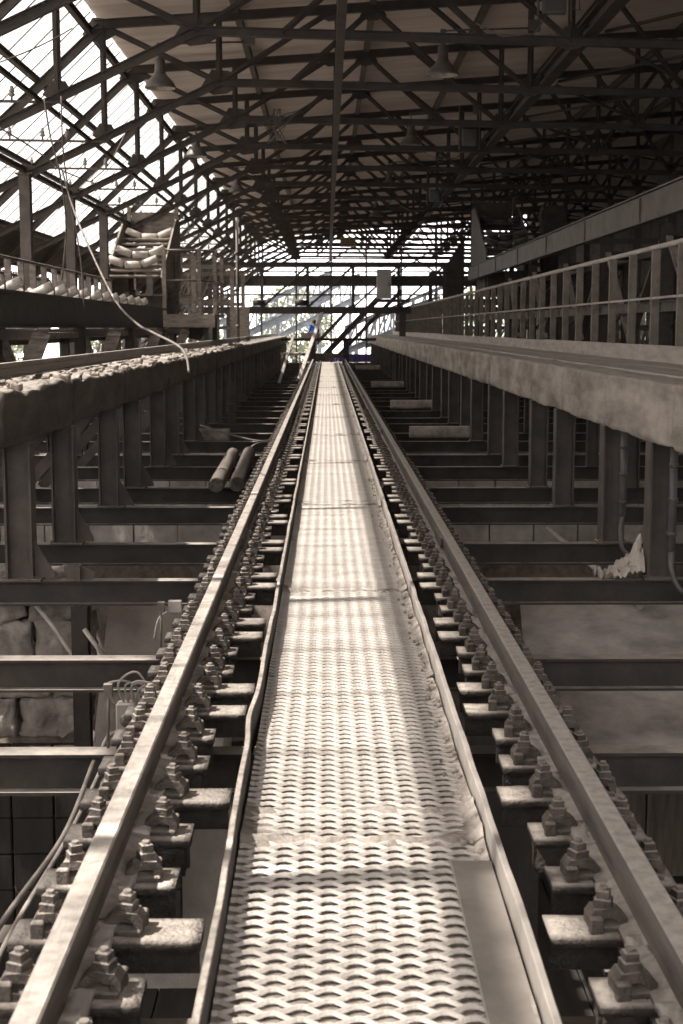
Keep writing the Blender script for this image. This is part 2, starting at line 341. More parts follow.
# horizontal bar carrying insulators out towards the columns
b = MB(); b.angle((-7.2,-0.02,H(-3.45)), (-4.15,-0.02,H(-3.45)), 0.04, 0.012, (0,0,1)); brk = b.build('insulator_bar', 'purlin', TR)
for x in (-4.9, -5.35, -5.95, -6.5):
    MB().lathe([(0.001,0),(.018,0),(.018,.06),(.045,.07),(.05,.1),(.03,.115),(.042,.13),(.042,.16),(.024,.175),(.03,.2),(.02,.22),(.001,.225)], 10, (x,-0.02,H(-3.45)+.03)).build('insulator', 'porcelain', brk)
SK = math.atan(0.125)
kl = kidlist(TR); vis = 0
for i, y in enumerate(TY):
    r = TR if i == 0 else dup(TR, kl, (0, y, 0))
    r.location = (0, y, 0); r.rotation_euler = (0, 0, SK)
    if i < 4: tag(r, 'steel roof truss overhead above the picture, %s of the hidden ones' % nth(i+1), 'truss', 'roof trusses')
    else: tag(r, 'dark riveted steel roof truss, %s counted from the camera into the hall' % nth(i-3), 'truss', 'roof trusses')
# diagonal wind bracing in every bay
for i in range(3, len(TY)-1):
    y0 = TY[i]; y1 = TY[i+1]
    def sk(x, y): return y + 0.125*x
    e = empty('wind_brace', (0, y0, 0))
    for nm, (xa, za, ya), (xb, zb, yb) in (
        ('brace_bar', (4.5, c0+.12, sk(4.2,y1)-.12), (7.2, c0+.12, sk(7.2,y0)+.12)),
        ('brace_bar', (4.5, c0+.1, sk(4.2,y0)+.12), (7.2, c0+.1, sk(7.2,y1)-.12)),
        ('brace_bar', (7.2, c0+.1, sk(7.2,y0)+.12), (11, c0+.1, sk(11,y1)-.12))):
        MB().angle((xa, ya-y0, za), (xb, yb-y0, zb), 0.045, 0.008).build(nm, 'truss', e)
    tag(e, 'crossed angle-iron bracing on the right in the %s roof bay from the camera' % nth(i-2), 'brace', 'wind bracing between trusses')
# hall columns on the left (under the trusses)
for i, y in enumerate(TY[4:18]):
    x = -5.65; yy = y + 0.125*x
    e = empty('hall_column', (x, yy, -5.4))
    b = MB(); b.ibeam((0,0,0.02), (0,0,H(-2.84)+5.4), 0.2, 0.24, 0.018, 0.014, (0,1,0)); b.build('shaft', 'column', e)
    b = MB(); b.box(-.2,.2,-.2,.2,0,.025); b.build('base_plate', 'column', e)
    b = MB(); b.box(-.16,.16,-.14,.14,H(-2.84)+5.4,H(-2.84)+5.43); b.build('cap_plate', 'column', e)
    tag(e, 'upright steel I column under the left glazing, %s from the camera' % nth(i+1), 'column', 'hall columns on the left')
for i, y in enumerate(TY[4:20]):
    x = -8.45; yy = y + 0.125*x
    b = MB(); b.ibeam((0,0,0), (0,0,GX(8.45)+5.3), 0.16, 0.18, 0.016, 0.012, (0,1,0)); o = b.build('wall_post', 'truss', loc=(x,yy,-5.4))
    tag(o, 'outer eaves post at the left side of the hall, %s from the camera' % nth(i+1), 'post', 'outer posts on the left')
    b = MB(); b.ibeam((0,0,0), (0,0,c0+5.4), 0.2, 0.24, 0.018, 0.014, (0,1,0)); o = b.build('wall_post', 'truss', loc=(10.4,y+.125*10.4,-5.4))
    tag(o, 'dark right hall post behind the conveyor, %s from the camera' % nth(i+1), 'post', 'right hall posts')

# ================================================================== CROSS GIRDERS
GY = sorted([6.48+4.58*k for k in range(-1, 17)] + [8.38+4.58*k for k in range(-1, 17)])
GY = [y for y in GY if y > 3.0]
gm = MB(); gm.ibeam((-8.4,0,H(2.1)), (8.6,0,H(2.1)), 0.13, 0.2, 0.016, 0.012)
gmesh = gm.mesh('cross_girder', 'steel')
for i, y in enumerate(GY):
    o = put('cross_girder', gmesh, loc=(0,y,0))
    tag(o, 'horizontal steel I girder crossing under both rails, %s from the camera' % nth(i+1), 'girder', 'cross girders under the track')

# ================================================================== TRACK
RX = {'left': -0.707, 'right': 0.94}
TEND = 72.0
for side, x in RX.items():
    e = empty('crane_rail', (x, 0, 0))
    pr = [(-.075,-.185),(.075,-.185),(.075,-.172),(.02,-.155),(.014,-.14),(.014,-.055),(.022,-.048),(.036,-.04),(.036,-.006),(.030,0),(-.030,0),(-.036,-.006),(-.036,-.04),(-.022,-.048),(-.014,-.055),(-.014,-.14),(-.02,-.155),(-.075,-.172)]
    b = MB(); b.prof((0,0.6,0), (0,TEND,0), pr); b.build('rail_section', 'rail', e)
    for k in range(40):   # fish plates at the joints are rare: one every 12 m
        pass
    for k, y in enumerate((11.3, 23.3, 35.3, 47.3, 59.3)):
        b = MB()
        for s_ in (-1, 1):
            b.box(s_*.027-.01, s_*.027+.01, y-.3, y+.3, -.14, -.06)
        b.build('fish_plate', 'clip', e)
    tag(e, 'long dusty steel rail on the %s of the walkway, running into the distance' % side, 'rail')
    b = MB(); b.ibeam((x,0.6,-.31), (x,TEND,-.31), 0.16, 0.17); o = b.build('stringer_beam', 'steel')
    tag(o, 'dark longitudinal stringer carrying the sleepers under the %s rail' % side, 'beam')
    # dirt lying on the rail foot
    b = MB(); random.seed(3)
    for sgn in (-1, 1):
        y = 0.9
        while y < 30:
            L_ = random.uniform(.12,.3); b.rough(x+sgn*.048-.03, x+sgn*.048+.03, y, y+L_, -.185, -.162+random.uniform(0,.008), 0.018, 0.012, seed=int(y*10), freq=14); y += L_ + random.uniform(.1,.35)
    tag(b.build('caked_dirt', 'deck'), 'pale caked dirt along the foot of the %s rail' % side, 'dirt', kind='stuff')

def clip_mesh(full=True):
    b = MB()      # bridge-shaped clip pressing on the rail foot, rail on +x side
    b.cbox(-.045,.045,-.048,.048,-.185,-.168,.004)
    b.prof((0,-.034,0),(0,.034,0), [(.066,-.172),(.066,-.150),(.044,-.128),(.016,-.118),(-.034,-.122),(-.05,-.145),(-.05,-.178),(-.026,-.178),(-.022,-.150),(.014,-.146),(.034,-.156),(.046,-.172)])
    b.cbox(-.052,-.012,-.060,-.030,-.185,-.138,.004)
    return b
def hexnut(b, c, r, h, seg=4, rot=.5):
    x, y, z = c
    vs_ = [(x+r*math.cos(2*math.pi*(k+rot)/seg), y+r*math.sin(2*math.pi*(k+rot)/seg), zz) for zz in (z, z+h) for k in range(seg)]
    vs_ += [(x+r*.75*math.cos(2*math.pi*(k+rot)/seg), y+r*.75*math.sin(2*math.pi*(k+rot)/seg), z+h*1.12) for k in range(seg)]
    fs = [tuple(range(seg-1,-1,-1)), tuple(range(2*seg,3*seg))] + [(j*seg+k, j*seg+(k+1)%seg, j*seg+seg+(k+1)%seg, j*seg+seg+k) for j in (0,1) for k in range(seg)]
    b.add(vs_, fs)
cm = clip_mesh().mesh('rail_clip', 'clip')
nb = MB(); hexnut(nb, (0,0,-.123), .036, .026); hexnut(nb, (0,0,-.094), .027, .022); nb.tube([(0,0,-.12),(0,0,-.06)], .013, 8)
nm_ = nb.mesh('bolt', 'clip')
def flipped(me):
    m2 = me.copy(); m2.transform(Matrix.Rotation(math.pi, 4, 'Z')); return m2
cmf, nmf = flipped(cm), flipped(nm_)
def sleeper_mesh(x0, x1, seed):
    b = MB(); b.rough(x0, x1, -.085, .085, -.215, -.187, .045, .004, seed=seed, freq=12, top=.6)
    b.box(x0+.01, x1-.01, -.008, .008, -.32, -.21)
    if x1 - x0 < .5:     # lump of dirt clinging under the stub
        xa = (x1-.13) if seed % 2 else (x0+.02)
        b.rough(xa, xa+.11, -.06, .06, -.33, -.21, .04, .015, seed=seed, freq=8)
    return b
def far_clip(b, x, s_):
    b.box(x-.04, x+.04, -.034, .034, -.187, -.125); b.box(x-.02, x+.02, -.02, .02, -.125, -.075)
SM = {}
for side, x in RX.items():
    for kind in ('stub', 'long'):
        if side == 'left': a0, a1 = -.935, (-.49 if kind == 'stub' else -.37)
        else: a0, a1 = (.73 if kind == 'stub' else .655), 1.135
        for v in range(3):
            SM[side, kind, v] = sleeper_mesh(a0, a1, 5*v + (side == 'left') + 1).mesh('rail_sleeper', 'railside')
        b = MB(); b.box(a0, a1, -.085, .085, -.215, -.187); b.box(a0+.01, a1-.01, -.008, .008, -.3, -.215)
        for s_ in (-1, 1): far_clip(b, x+s_*.115, s_)
        SM[side, kind, 'far'] = b.mesh('rail_sleeper', 'railside')
zc0 = 3.81
ys = [1.08+.41*i for i in range(6)]
ys = []
y = 3.60
while y > .8: ys.append(y); y -= .405
ys = ys[::-1]; n_before = len(ys) - 1
y = 3.60
while y < TEND - .5: y += .405; ys.append(y)
PAT = {0:'S',1:'L',2:'S',3:'S',4:'L',5:'S',6:'S',7:'L',8:'L',9:'S',10:'S'}
random.seed(11)
for side, x in RX.items():
    cnt = 0
    for i, y in enumerate(ys):
        k = i - n_before
        kind = PAT.get(k) if 0 <= k <= 10 else ('L' if (k % 4 in (3, 0) if k > 10 else k % 3 == 1) else 'S')
        kind = 'long' if kind == 'L' else 'stub'
        if y < 2.2: continue      # below the picture frame
        cnt += 1
        jit = random.uniform(-.012, .012)
        if y < 30:
            e = put('rail_sleeper', SM[side, kind, random.randrange(3)], loc=(random.uniform(-.012,.012), y+jit, 0))
            for s_ in (-1, 1):
                c = put('rail_clip', cm if s_ < 0 else cmf, e, (x+s_*.115, 0, 0)); c.rotation_euler = (0, 0, random.uniform(-.12,.12))
                if y < 18: put('bolt', nm_ if s_ < 0 else nmf, c, (0, 0, 0)).rotation_euler = (0, 0, random.uniform(-.5,.5))
                else: c.data = c.data
        else:
            e = put('rail_sleeper', SM[side, kind, 'far'], loc=(0, y, 0))
        kd = 'short rusty sleeper stub' if kind == 'stub' else 'long rusty sleeper reaching towards the walkway'
        if cnt <= 40: lab = '%s under the %s rail, %s counted from the camera' % (kd, side, nth(cnt)); g = None
        else: lab = '%s, one of the tiny far ones under the %s rail' % (kd.replace(' reaching towards the walkway',''), side); 
        tag(e, lab, 'sleeper', 'distant %s sleepers of the %s rail' % (kind, side) if cnt > 40 else 'near sleepers of the %s rail' % side)

# ---- walkway between the rails
WX0, WX1, WZ = -0.30, 0.535, -0.155
def expanded(L_, sx, sy):
    """expanded metal: thin raised ridges with sloping faces round lozenge openings"""
    b = MB(); nx = int((WX1-WX0)/sx)+2; ny = int(round(L_/sy)); sy = L_/ny
    for j in range(ny):
        for i in range(-1, nx):
            for h_ in (0, 1):
                x0 = WX0 + i*sx + h_*sx*.5; yb = j*sy + h_*sy*.5
                for (u0, v0), (u1, v1) in (((0,0),(.10,.0)), ((.10,.0),(.5,.46)), ((.5,.46),(.60,.46)), ((.60,.46),(.90,0)), ((.90,0),(1,0))):
                    xa, xb = x0+u0*sx, x0+u1*sx
                    if xa < WX0-.001 or xb > WX1+.001: continue
                    ya, yc = yb+v0*sy, yb+v1*sy
                    za, zb_ = .010*v0, .010*v1
                    q = []
                    for xx, yy, zz in ((xa,ya,za),(xb,yc,zb_)): q += [(xx,yy-.009,WZ+zz-.0065),(xx,yy+.0005,WZ+zz+.001),(xx,yy+.006,WZ+zz+.002),(xx,yy+.007,WZ+zz-.007)]
                    b.add(q, [(0,4,5,1),(1,5,6,2),(2,6,7,3)])
    return b
deckA = expanded(2.3, .149, .0657).mesh('grating_mesh', 'deck', recalc=False)
def dirt_mesh(L_, seed):
    b = MB(); nx, ny = 16, int(L_/.05); vs_ = []
    for j in range(ny+1):
        for i in range(nx+1):
            u = i/nx; px = WX0 + u*(WX1-WX0); py = L_*j/ny
            z = WZ - .013 + .006*noise.noise(V((px*6, py*4+seed*9, 0)))
            e = max(0, abs(u-.5)*2-.86)/.14
            n2 = .5 + .5*noise.noise(V((px*3, py*2.3+seed*5, 7)))
            z += e*e*.045*n2*(1.5 if u > .5 else .5)
            z += (.034 if seed % 2 else .012)*(math.exp(-((py-.06)/.03)**2) + .7*math.exp(-((py-.36)/.025)**2)*(1 if seed == 3 else 0)) * (.75+.5*noise.noise(V((px*7, seed, 3))))
            z += .02*max(0, abs(u-.5)*2-.55)*math.exp(-((py-.15)/.2)**2)*(2 if seed % 2 else 0)
            vs_.append((px, py, z))
    b.add(vs_, [(j*(nx+1)+i, j*(nx+1)+i+1, (j+1)*(nx+1)+i+1, (j+1)*(nx+1)+i) for j in range(ny) for i in range(nx)], True)
    return b
dm = [dirt_mesh(2.3, s_).mesh('packed_dust', 'deckdirt', recalc=False) for s_ in range(4)]
fr = MB()
for yy in (.02, 1.14, 2.27): fr.ibeam((WX0,yy,WZ-.06), (WX1,yy,WZ-.06), .05, .07, .006, .006)
for xx in (WX0+.01, WX1-.01): fr.bar((xx,0,WZ-.045), (xx,2.3,WZ-.045), .01, .06)
frm = fr.mesh('panel_frame', 'railside')
YS0 = 6.90 - 2.3*3
nP = 0; y = YS0
while y < TEND - 1:
    nP += 1
    e = empty('grating_panel', (0, y, 0))
    put('grating_mesh', deckA, e); put('packed_dust', dm[nP % 4], e); put('panel_frame', frm, e)
    tag(e, 'dusty expanded-metal walkway panel between the rails, %s from the camera' % nth(nP), 'walkway panel', 'walkway panels')
    y += 2.3
for side, x, sg in (('left', -.318, -1), ('right', .555, 1)):
    b = MB(); n = int((TEND-.8)/.14); vs_ = []
    for i in range(n+1):
        yy = .8 + i*.14; fade = max(0, 1 - yy/30)
        dx = (.010*noise.noise(V((0, yy*.9, sg*4))) + .006*noise.noise(V((0, yy*3, sg*9))))*fade - (.02*math.exp(-((yy-5.9)/.35)**2) if sg < 0 else 0)*1.0
        dz = .006*noise.noise(V((3, yy*1.1, sg*4)))*fade
        for a, c in ((-.011,-.24),(-.011,-.058),(-.008,-.055),(.008,-.055),(.011,-.058),(.011,-.24)): vs_.append((x+a+dx, yy, c+dz))
    fs = [(i*6+k, i*6+k+1, i*6+k+7, i*6+k+6) for i in range(n) for k in range(5)] + [(0,1,2,3,4,5), tuple(n*6+k for k in (5,4,3,2,1,0))]
    b.add(vs_, fs)
    tag(b.build('kerb_plate', 'plate' if sg > 0 else 'railside'), 'upright steel kerb strip along the %s edge of the walkway' % side, 'kerb')  # left kerb's shade and right kerb's sun are put into the colour
b = MB(); b.cbox(.405, .537, 1.2, 4.4, WZ+.012, WZ+.022, .002)
tag(b.build('cover_plate', 'plate'), 'smooth pale metal plate laid on the right edge of the walkway', 'plate')
# grit piled by the lap joint and the right kerb
b = MB()
random.seed(5)
for k in range(160):
    yy = 4.5 + k*.075 + random.uniform(-.05,.05); s_ = random.uniform(.004,.011); xx = .535 - abs(random.gauss(0,.03))
    b.rough(xx-s_, xx+s_, yy-s_*1.5, yy+s_*1.5, WZ, WZ+.008+s_, s_, s_*.5, seed=k, freq=20, round_=.15)
tag(b.build('grit', 'deckdirt'), 'loose dusty grit heaped along the right kerb of the walkway', 'grit', kind='stuff')

# ================================================================== COLUMNS AND CONCRETE BEAMS
def col_proto(sgn):
    e = empty('support_column')
    b = MB(); b.ibeam((0,0,.02), (0,0,1.10), 0.19, 0.215, .018, .012, (1,0,0)); b.build('shaft', 'column', e)
    b = MB(); b.cbox(-.13,.17 if sgn>0 else .13,-.11,.11,0,.02,.003) if sgn>0 else b.cbox(-.13,.13,-.11,.11,0,.02,.003)
    b.build('base_plate', 'column', e)
    if sgn > 0:
        b = MB(); b.plate([(.10,0,.02),(.26,0,.02),(.26,0,.06),(.10,0,.34)], .012, (0,1,0)); b.build('gusset', 'column', e)
    for bx, by in ((-.11,-.075),(.105,-.075)):
        b = MB(); hexnut(b, (bx,by,.02), .018, .018, 6); b.build('bolt', 'clip', e)
    return e
XL, XR = -2.44, 2.66
GC = [y for y in GY if y > 10.5 and y < 84]
for side, X_, sg in (('left', XL, 1), ('right', XR, -1)):
    p = col_proto(sg); kl = kidlist(p)
    for i, y in enumerate(GC):
        r = p if i == 0 else dup(p, kl, (0,0,0)); r.location = (X_, y, H(2.0))
        tag(r, 'short steel column under the %s concrete beam, %s from the camera' % (side, nth(i+1)), 'column', 'columns under the %s beam' % side)
sp = MB(); sp.ibeam((0,0,0), (0,0,1.35), 0.16, 0.16, .014, .010, (1,0,0)); spm = sp.mesh('rear_column', 'column')
for side, X_ in (('left', -3.95), ('right', 3.85)):
    for i, y in enumerate(GC[:30]):
        o = put('rear_column', spm, loc=(X_, y, H(2.0)))
        tag(o, 'rear row steel column behind the %s beam columns, %s from the camera' % (side, nth(i+1)), 'column', 'rear columns %s' % side)
# raking struts behind the left columns
st = MB(); st.ibeam((0,0,0), (1.0,0,1.08), .12, .12, .01, .009, (0,1,0)); stm = st.mesh('raking_strut', 'column')
for i, y in enumerate(GC[:24]):
    o = put('raking_strut', stm, loc=(-3.62, y+.16, H(2.0)))
    tag(o, 'raking steel strut leaning up to the left concrete beam, %s from the camera' % nth(i+1), 'strut', 'raking struts on the left')

def beam_block(x0, x1, y0, y1, z0, z1, step, amp, seed, m, label, grp):
    b = MB(); b.rough(x0, x1, 0, y1-y0, z0, z1, step, amp, seed, freq=4.6, top=2.0 if m == 'concdark' else 1.0, round_=.05, ys=.3)
    return tag(b.build('concrete_beam', m, loc=(0,y0,0)), label, 'beam', grp)
ye = [10.1, 13.0, 16.3, 20.8, 25.4, 30, 34.6, 39.2, 43.8, 48.4, 53, 57.6, 62.2, 66.8, 71.4, 76, 80.6, 85]
for i in range(len(ye)-1):
    st_ = .035 if i < 3 else (.06 if i < 7 else .15)
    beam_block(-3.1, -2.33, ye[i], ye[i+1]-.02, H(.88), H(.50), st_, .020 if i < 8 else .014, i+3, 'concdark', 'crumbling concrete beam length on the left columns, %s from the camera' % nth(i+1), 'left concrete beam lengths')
ye2 = [6.2, 8.6, 10.35, 12.85, 15.2, 17.6, 22.1, 26.7, 31.3, 35.9, 40.5, 45, 49.7, 54, 58.7, 63.3, 68, 72.5, 77, 84]
for i in range(len(ye2)-1):
    st_ = .035 if i < 6 else (.07 if i < 9 else .16)
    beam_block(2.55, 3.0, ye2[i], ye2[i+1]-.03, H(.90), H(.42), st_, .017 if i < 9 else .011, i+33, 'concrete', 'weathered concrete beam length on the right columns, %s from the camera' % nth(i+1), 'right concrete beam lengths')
# rubble lying on the left beam
random.seed(21)
for k in range(150):
    y = 10.3 + (k/150)**1.3*32; s_ = random.uniform(.012,.042)*(1 + (k % 7 == 0)*.6)
    x = random.uniform(-2.75, -2.36)
    b = MB(); b.rough(-s_, s_, -s_*1.2, s_*1.2, 0, s_*1.1, s_*.4, s_*.55, k, freq=.8/s_, round_=.15)
    tag(b.build('rubble_lump', 'concrete', loc=(x,y,H(.49))), 'one of many small pale rubble lumps on top of the left beam', 'rubble', 'rubble lumps on the left beam')
b = MB(); b.prof((-2.95,10.1,H(.46)), (-2.95,85,H(.46)), [(-.05,0),(.05,0),(.05,.012),(.01,.02),(.01,.09),(.035,.1),(.035,.14),(-.035,.14),(-.035,.1),(-.01,.09),(-.01,.02),(-.05,.012)])
tag(b.build('side_rail', 'rail'), 'thin pale rail lying along the top of the left concrete beam', 'rail')

# ---- right walkway
b = MB(); random.seed(4)
for k, (xa, xb) in enumerate(((2.95,3.2),(3.205,3.46),(3.465,3.72),(3.725,3.98))): b.box(xa, xb, 6.2, 84, H(.46), H(.40)+random.uniform(-.006,.006))
tag(b.build('walkway_slab', 'slab'), 'flat dusty walkway surface behind the right concrete beam', 'walkway')
b = MB(); y = 6.2; 
while y < 84:
    L_ = 3.9; b.box(3.955, 3.985, y, min(84,y+L_-.02), H(.44), H(.215)+random.uniform(-.01,.01)); y += L_
tag(b.build('toe_board', 'toe'), 'pale toe board along the foot of the right railing', 'board')
e = empty('walkway_railing', (4.05, 0, H(.42)))
n = 0; y = 7.0
while y < 83:
    b = MB(); b.box(-.055,.045,y-.03,y+.03,0,1.37); b.build('railing_post', 'fence', e); y += 1.3; n += 1
b = MB(); b.tube([(0,6.2,1.4),(0,84,1.4)], .032, 8); b.build('top_rail', 'toe', e)
b = MB(); b.tube([(-.04,6.2,.78),(-.04,84,.78)], .016, 8); b.build('middle_rail', 'toe', e)
tag(e, 'long railing with flat posts and pipe rails along the right walkway', 'railing')

# ---- right conveyor
e = empty('conveyor_girder', (4.95, 0, 0))
b = MB(); b.prof((0,6,H(-1.78)), (0,48,H(-1.78)), [(-.16,-.2),(-.02,-.2),(-.02,-.185),(-.145,-.185),(-.145,.185),(-.02,.185),(-.02,.2),(-.16,.2)][::-1]); b.build('channel', 'column', e)
b = MB()
b.bar((-.15,6,H(-2.0)), (-.15,48,H(-2.0)), .1, .02); b.build('top_flange', 'rail', e)
for y in (12.6, 17.2, 21.8, 26.4, 31, 35.6, 40.2, 44.8): MB().box(-.185,-.16,y-.09,y+.09,H(-1.6),H(-1.96)).build('splice_plate', 'column', e)
tag(e, 'long dusty channel beam of the raised conveyor on the right', 'beam')
for i, y in enumerate((12.2, 16.8, 21.4, 26.0, 30.6, 35.2, 39.8)):
    e = empty('conveyor_trestle', (5.0, y, H(2.0)))
    for x in (.12, 1.5): MB().ibeam((x,0,0), (x,0,3.55), .18, .18, .012, .01, (0,1,0)).build('post', 'steel', e)
    MB().ibeam((.12,0,3.3),(1.5,0,3.3),.12,.16).build('cross_head', 'steel', e)
    MB().ibeam((.12,0,2.35),(1.5,0,2.35),.1,.12).build('cross_tie', 'column', e)
    MB().bar((.1,.1,3.3), (.1,2.1,1.9), .05, .13, (1,0,0)).build('knee_brace', 'column', e)
    MB().bar((.14,-.1,3.35), (.14,-2.2,1.75), .05, .1, (1,0,0)).build('knee_brace', 'column', e)
    MB().bar((.12,0,1.9), (1.5,0,3.3), .05, .08, (0,1,0)).build('cross_brace', 'steel', e)
    tag(e, 'steel trestle under the right conveyor beam, %s from the camera' % nth(i+1), 'trestle', 'trestles of the right conveyor')
b = MB(); b.ibeam((5.05,8,H(-.32)), (5.05,60,H(-.32)), .1, .16); tag(b.build('longitudinal_tie', 'column'), 'horizontal tie beam between the right conveyor trestles', 'beam')
b = MB(); b.ibeam((5.6,8,H(-1.3)), (5.6,48,H(-1.3)), .14, .2); tag(b.build('longitudinal_tie', 'steel'), 'dark inner beam under the right conveyor deck', 'beam')

def idler(parent, x, y, z, w=1.1, r=.065, m='roller'):
    """a troughing idler: bracket and three rollers"""
    b = MB(); b.bar((x-w/2,y,z-.06),(x+w/2,y,z-.06),.05,.04)
    for xx, zz in ((x-w/2+.01, .17), (x+w/2-.01, .17), (x-w*.17, .02), (x+w*.17, .02)): b.bar((xx,y,z-.06), (xx,y,z+zz), .012, .05, (0,1,0))
    b.build('idler_bracket', 'column', parent)
    for p0, p1 in (((x-w*.155,y,z+.03),(x+w*.155,y,z+.03)), ((x-w*.18,y,z+.04),(x-w*.47,y,z+.2)), ((x+w*.18,y,z+.04),(x+w*.47,y,z+.2))):
        p0 = V(p0); p1 = V(p1); d = (p1-p0).normalized()*.012
        MB().tube([p0, p0+d, p1-d, p1], [r*.8, r, r, r*.8], 14).build('roller', m, parent)
# ---- left conveyor
e = empty('conveyor_girder', (-4.0, 0, 0))
b = MB(); b.prof((0,7,H(-.22)), (0,34.5,H(-.22)), [(.1,-.22),(.1,-.20),(.01,-.20),(.01,.20),(.1,.20),(.1,.22),(-.05,.22),(-.05,-.22)]); b.build('channel', 'steel', e)
MB().bar((.02,7,H(-.455)), (.02,34.5,H(-.455)), .16, .02).build('top_flange', 'railside', e)
MB().prof((-1.3,7,H(-.22)), (-1.3,34.5,H(-.22)), [(-.1,-.22),(-.1,-.20),(-.01,-.20),(-.01,.20),(-.1,.20),(-.1,.22),(.05,.22),(.05,-.22)]).build('channel', 'steel', e)
tag(e, 'dark steel conveyor beam with a row of pale rollers, left side', 'beam')
yr = [9, 10.1, 11.2, 12.3, 13.4, 14.5, 15.6, 16.7, 17.8, 18.9, 21.0, 22.1, 23.1, 24.2, 25.5, 26.6, 27.6, 28.7, 29.8, 30.9, 32]
for i, y in enumerate([y for y in yr if y > 16]):
    e = empty('troughing_idler', (-4.58, y, H(-.42))); idler(e, 0, 0, 0, 1.12, .075); e.location.y = y
    tag(e, 'set of three pale conveyor rollers on the left conveyor, %s from the camera' % nth(i+1), 'conveyor roller', 'roller sets of the left conveyor')
for i, y in enumerate((12.0, 17, 22.9, 28.6, 34.2)):
    e = empty('conveyor_trestle', (-4.0, y, H(2.0)))
    for x in (.0, -1.3): MB().ibeam((x,0,0), (x,0,2.0), .16, .16, .012, .01, (0,1,0)).build('post', 'steel', e)
    MB().ibeam((.65,0,1.92),(-1.5,0,1.92),.1,.12).build('cross_head', 'column', e)
    MB().bar((.58,.0,1.95), (.2,.0,1.0), .2, .09, (0,1,0)).build('knee_brace', 'wood', e)
    MB().bar((.06,.1,1.9), (.06,1.5,1.05), .12, .08, (1,0,0)).build('knee_brace', 'wood', e)
    tag(e, 'trestle with timber knee braces under the left conveyor, %s from the camera' % nth(i+1), 'trestle', 'trestles of the left conveyor')
b = MB(); b.ibeam((-5.4,7,H(.2)), (-5.4,60,H(.2)), .12, .2); tag(b.build('longitudinal_tie', 'steel'), 'rear horizontal beam behind the left conveyor trestles', 'beam')
# fence behind left conveyor
b = MB(); b.box(-4.3,-4.0,9,34,H(.16),H(.07)); tag(b.build('ledge_board', 'wood'), 'pale ledge board along the underside of the left conveyor beam', 'board')
e = empty('conveyor_fence', (-5.5, 0, H(-.3)))
y = 20.4
while y < 36:
    MB().box(-.06,.05,y-.03,y+.03,0,.88).build('fence_post', 'wood', e); y += 1.04
MB().tube([(0,18,.9),(0,36.5,.9)], .03, 8).build('top_rail', 'column', e)
MB().bar((0,18,.03),(0,36.5,.03),.05,.1).build('bottom_rail', 'column', e)
tag(e, 'low fence with brown uprights behind the left conveyor rollers', 'fence')

# ---- stepped transfer chutes with rollers (both sides)
def chute(x, y, zb, name_label, mroll, mframe, mir=1):
    e = empty('transfer_chute', (x, y, zb))
    W = 1.45; n = 9
    for s_ in (-1, 1):
        b = MB(); b.plate([(s_*W/2,0,0),(s_*W/2,.5,-.55),(s_*W/2,4.6,-.2),(s_*W/2,4.6,1.75),(s_*W/2,3.6,1.75),(s_*W/2,.1,.12)], .05, (1,0,0)); b.build('side_frame', mframe, e)
        MB().box(s_*W*.47-.05, s_*W*.47+.05, 4.3, 4.42, .9, 2.15).build('head_post', 'wood' if mir > 0 else mframe, e)
    for k in range(n):
        z = .04 + k*.16; yy = .05 + k*.42
        b = MB(); b.rough(-W/2+.03, W/2-.03, yy, yy+.4, z-.04, z+.03, .12, .008, seed=k, freq=6); b.build('deck_board', 'wood' if mir > 0 else mframe, e)
    b = MB(); b.box(-W*.42, W*.42, 4.34, 4.4, 1.15, 2.0); b.build('head_board', 'wood' if mir > 0 else mframe, e)
    for yy, z, dx in ((.55, .32, -.08), (1.35, .62, .02), (3.1, 1.2, .05)): idler(e, dx, yy, z, 1.36, .10, mroll)
    b = MB(); b.box(-W/2+.1, W/2-.05, .6, 4.2, -1.2, -.45); b.build('drive_housing', 'steel', e)
    for s_ in (-1, 1):
        MB().ibeam((s_*W*.4,.9,-3.3),(s_*W*.4,.9,-.5),.16,.16,.012,.01,(0,1,0)).build('leg', 'steel', e)
        MB().ibeam((s_*W*.4,4,-3.3),(s_*W*.4,4,-.2),.16,.16,.012,.01,(0,1,0)).build('leg', 'steel', e)
    MB().lathe([(0.001,0),(.16,0),(.18,.03),(.18,.05),(.001,.05)], 16).build('pulley', 'clip', e, loc=(W/2+.06,1.2,-.35)).rotation_euler = (math.radians(90),0,0)
    tag(e, name_label, 'conveyor'); return e
chute(-4.98, 36.6, H(-1.28), 'stepped wooden conveyor chute with pale rollers, left side', 'roller', 'wood')
chute(5.75, 44.5, H(-2.25), 'dark stepped conveyor chute with rollers, in the shade on the right', 'clip', 'truss', -1)
# platform with guard rail beside the left chute
e = empty('service_platform', (-3.62, 36.4, H(-.35)))
MB().box(-.6,.75,0,3.2,-.08,0).build('platform_deck', 'wood', e)
MB().box(-.6,.75,-.05,0,-.34,.0).build('fascia', 'wood', e)
b = MB(); b.plate([(-.5,1.5,-.1),(.7,1.5,-.1),(.2,1.5,-.7),(-.5,1.5,-.5)], .05, (0,1,0)); b.build('bracket', 'steel', e)
for x, y in ((-.55,.05),(.35,.05),(.7,.6),(.7,3.1),(-.55,3.1)): MB().box(x-.05,x+.05,y-.05,y+.05,0,1.65).build('guard_post', 'wood', e)
for z in (.85, 1.62): MB().tube([(-.55,.05,z),(.35,.05,z),(.7,.6,z),(.7,3.1,z)], .028, 6).build('guard_rail', 'column', e)
for x in (-.4, .5):
    for y in (.2, 3): MB().box(x-.06,x+.06,y-.06,y+.06,-2.35,-.08).build('leg', 'steel', e)
tag(e, 'small railed service platform beside the left conveyor chute', 'platform')
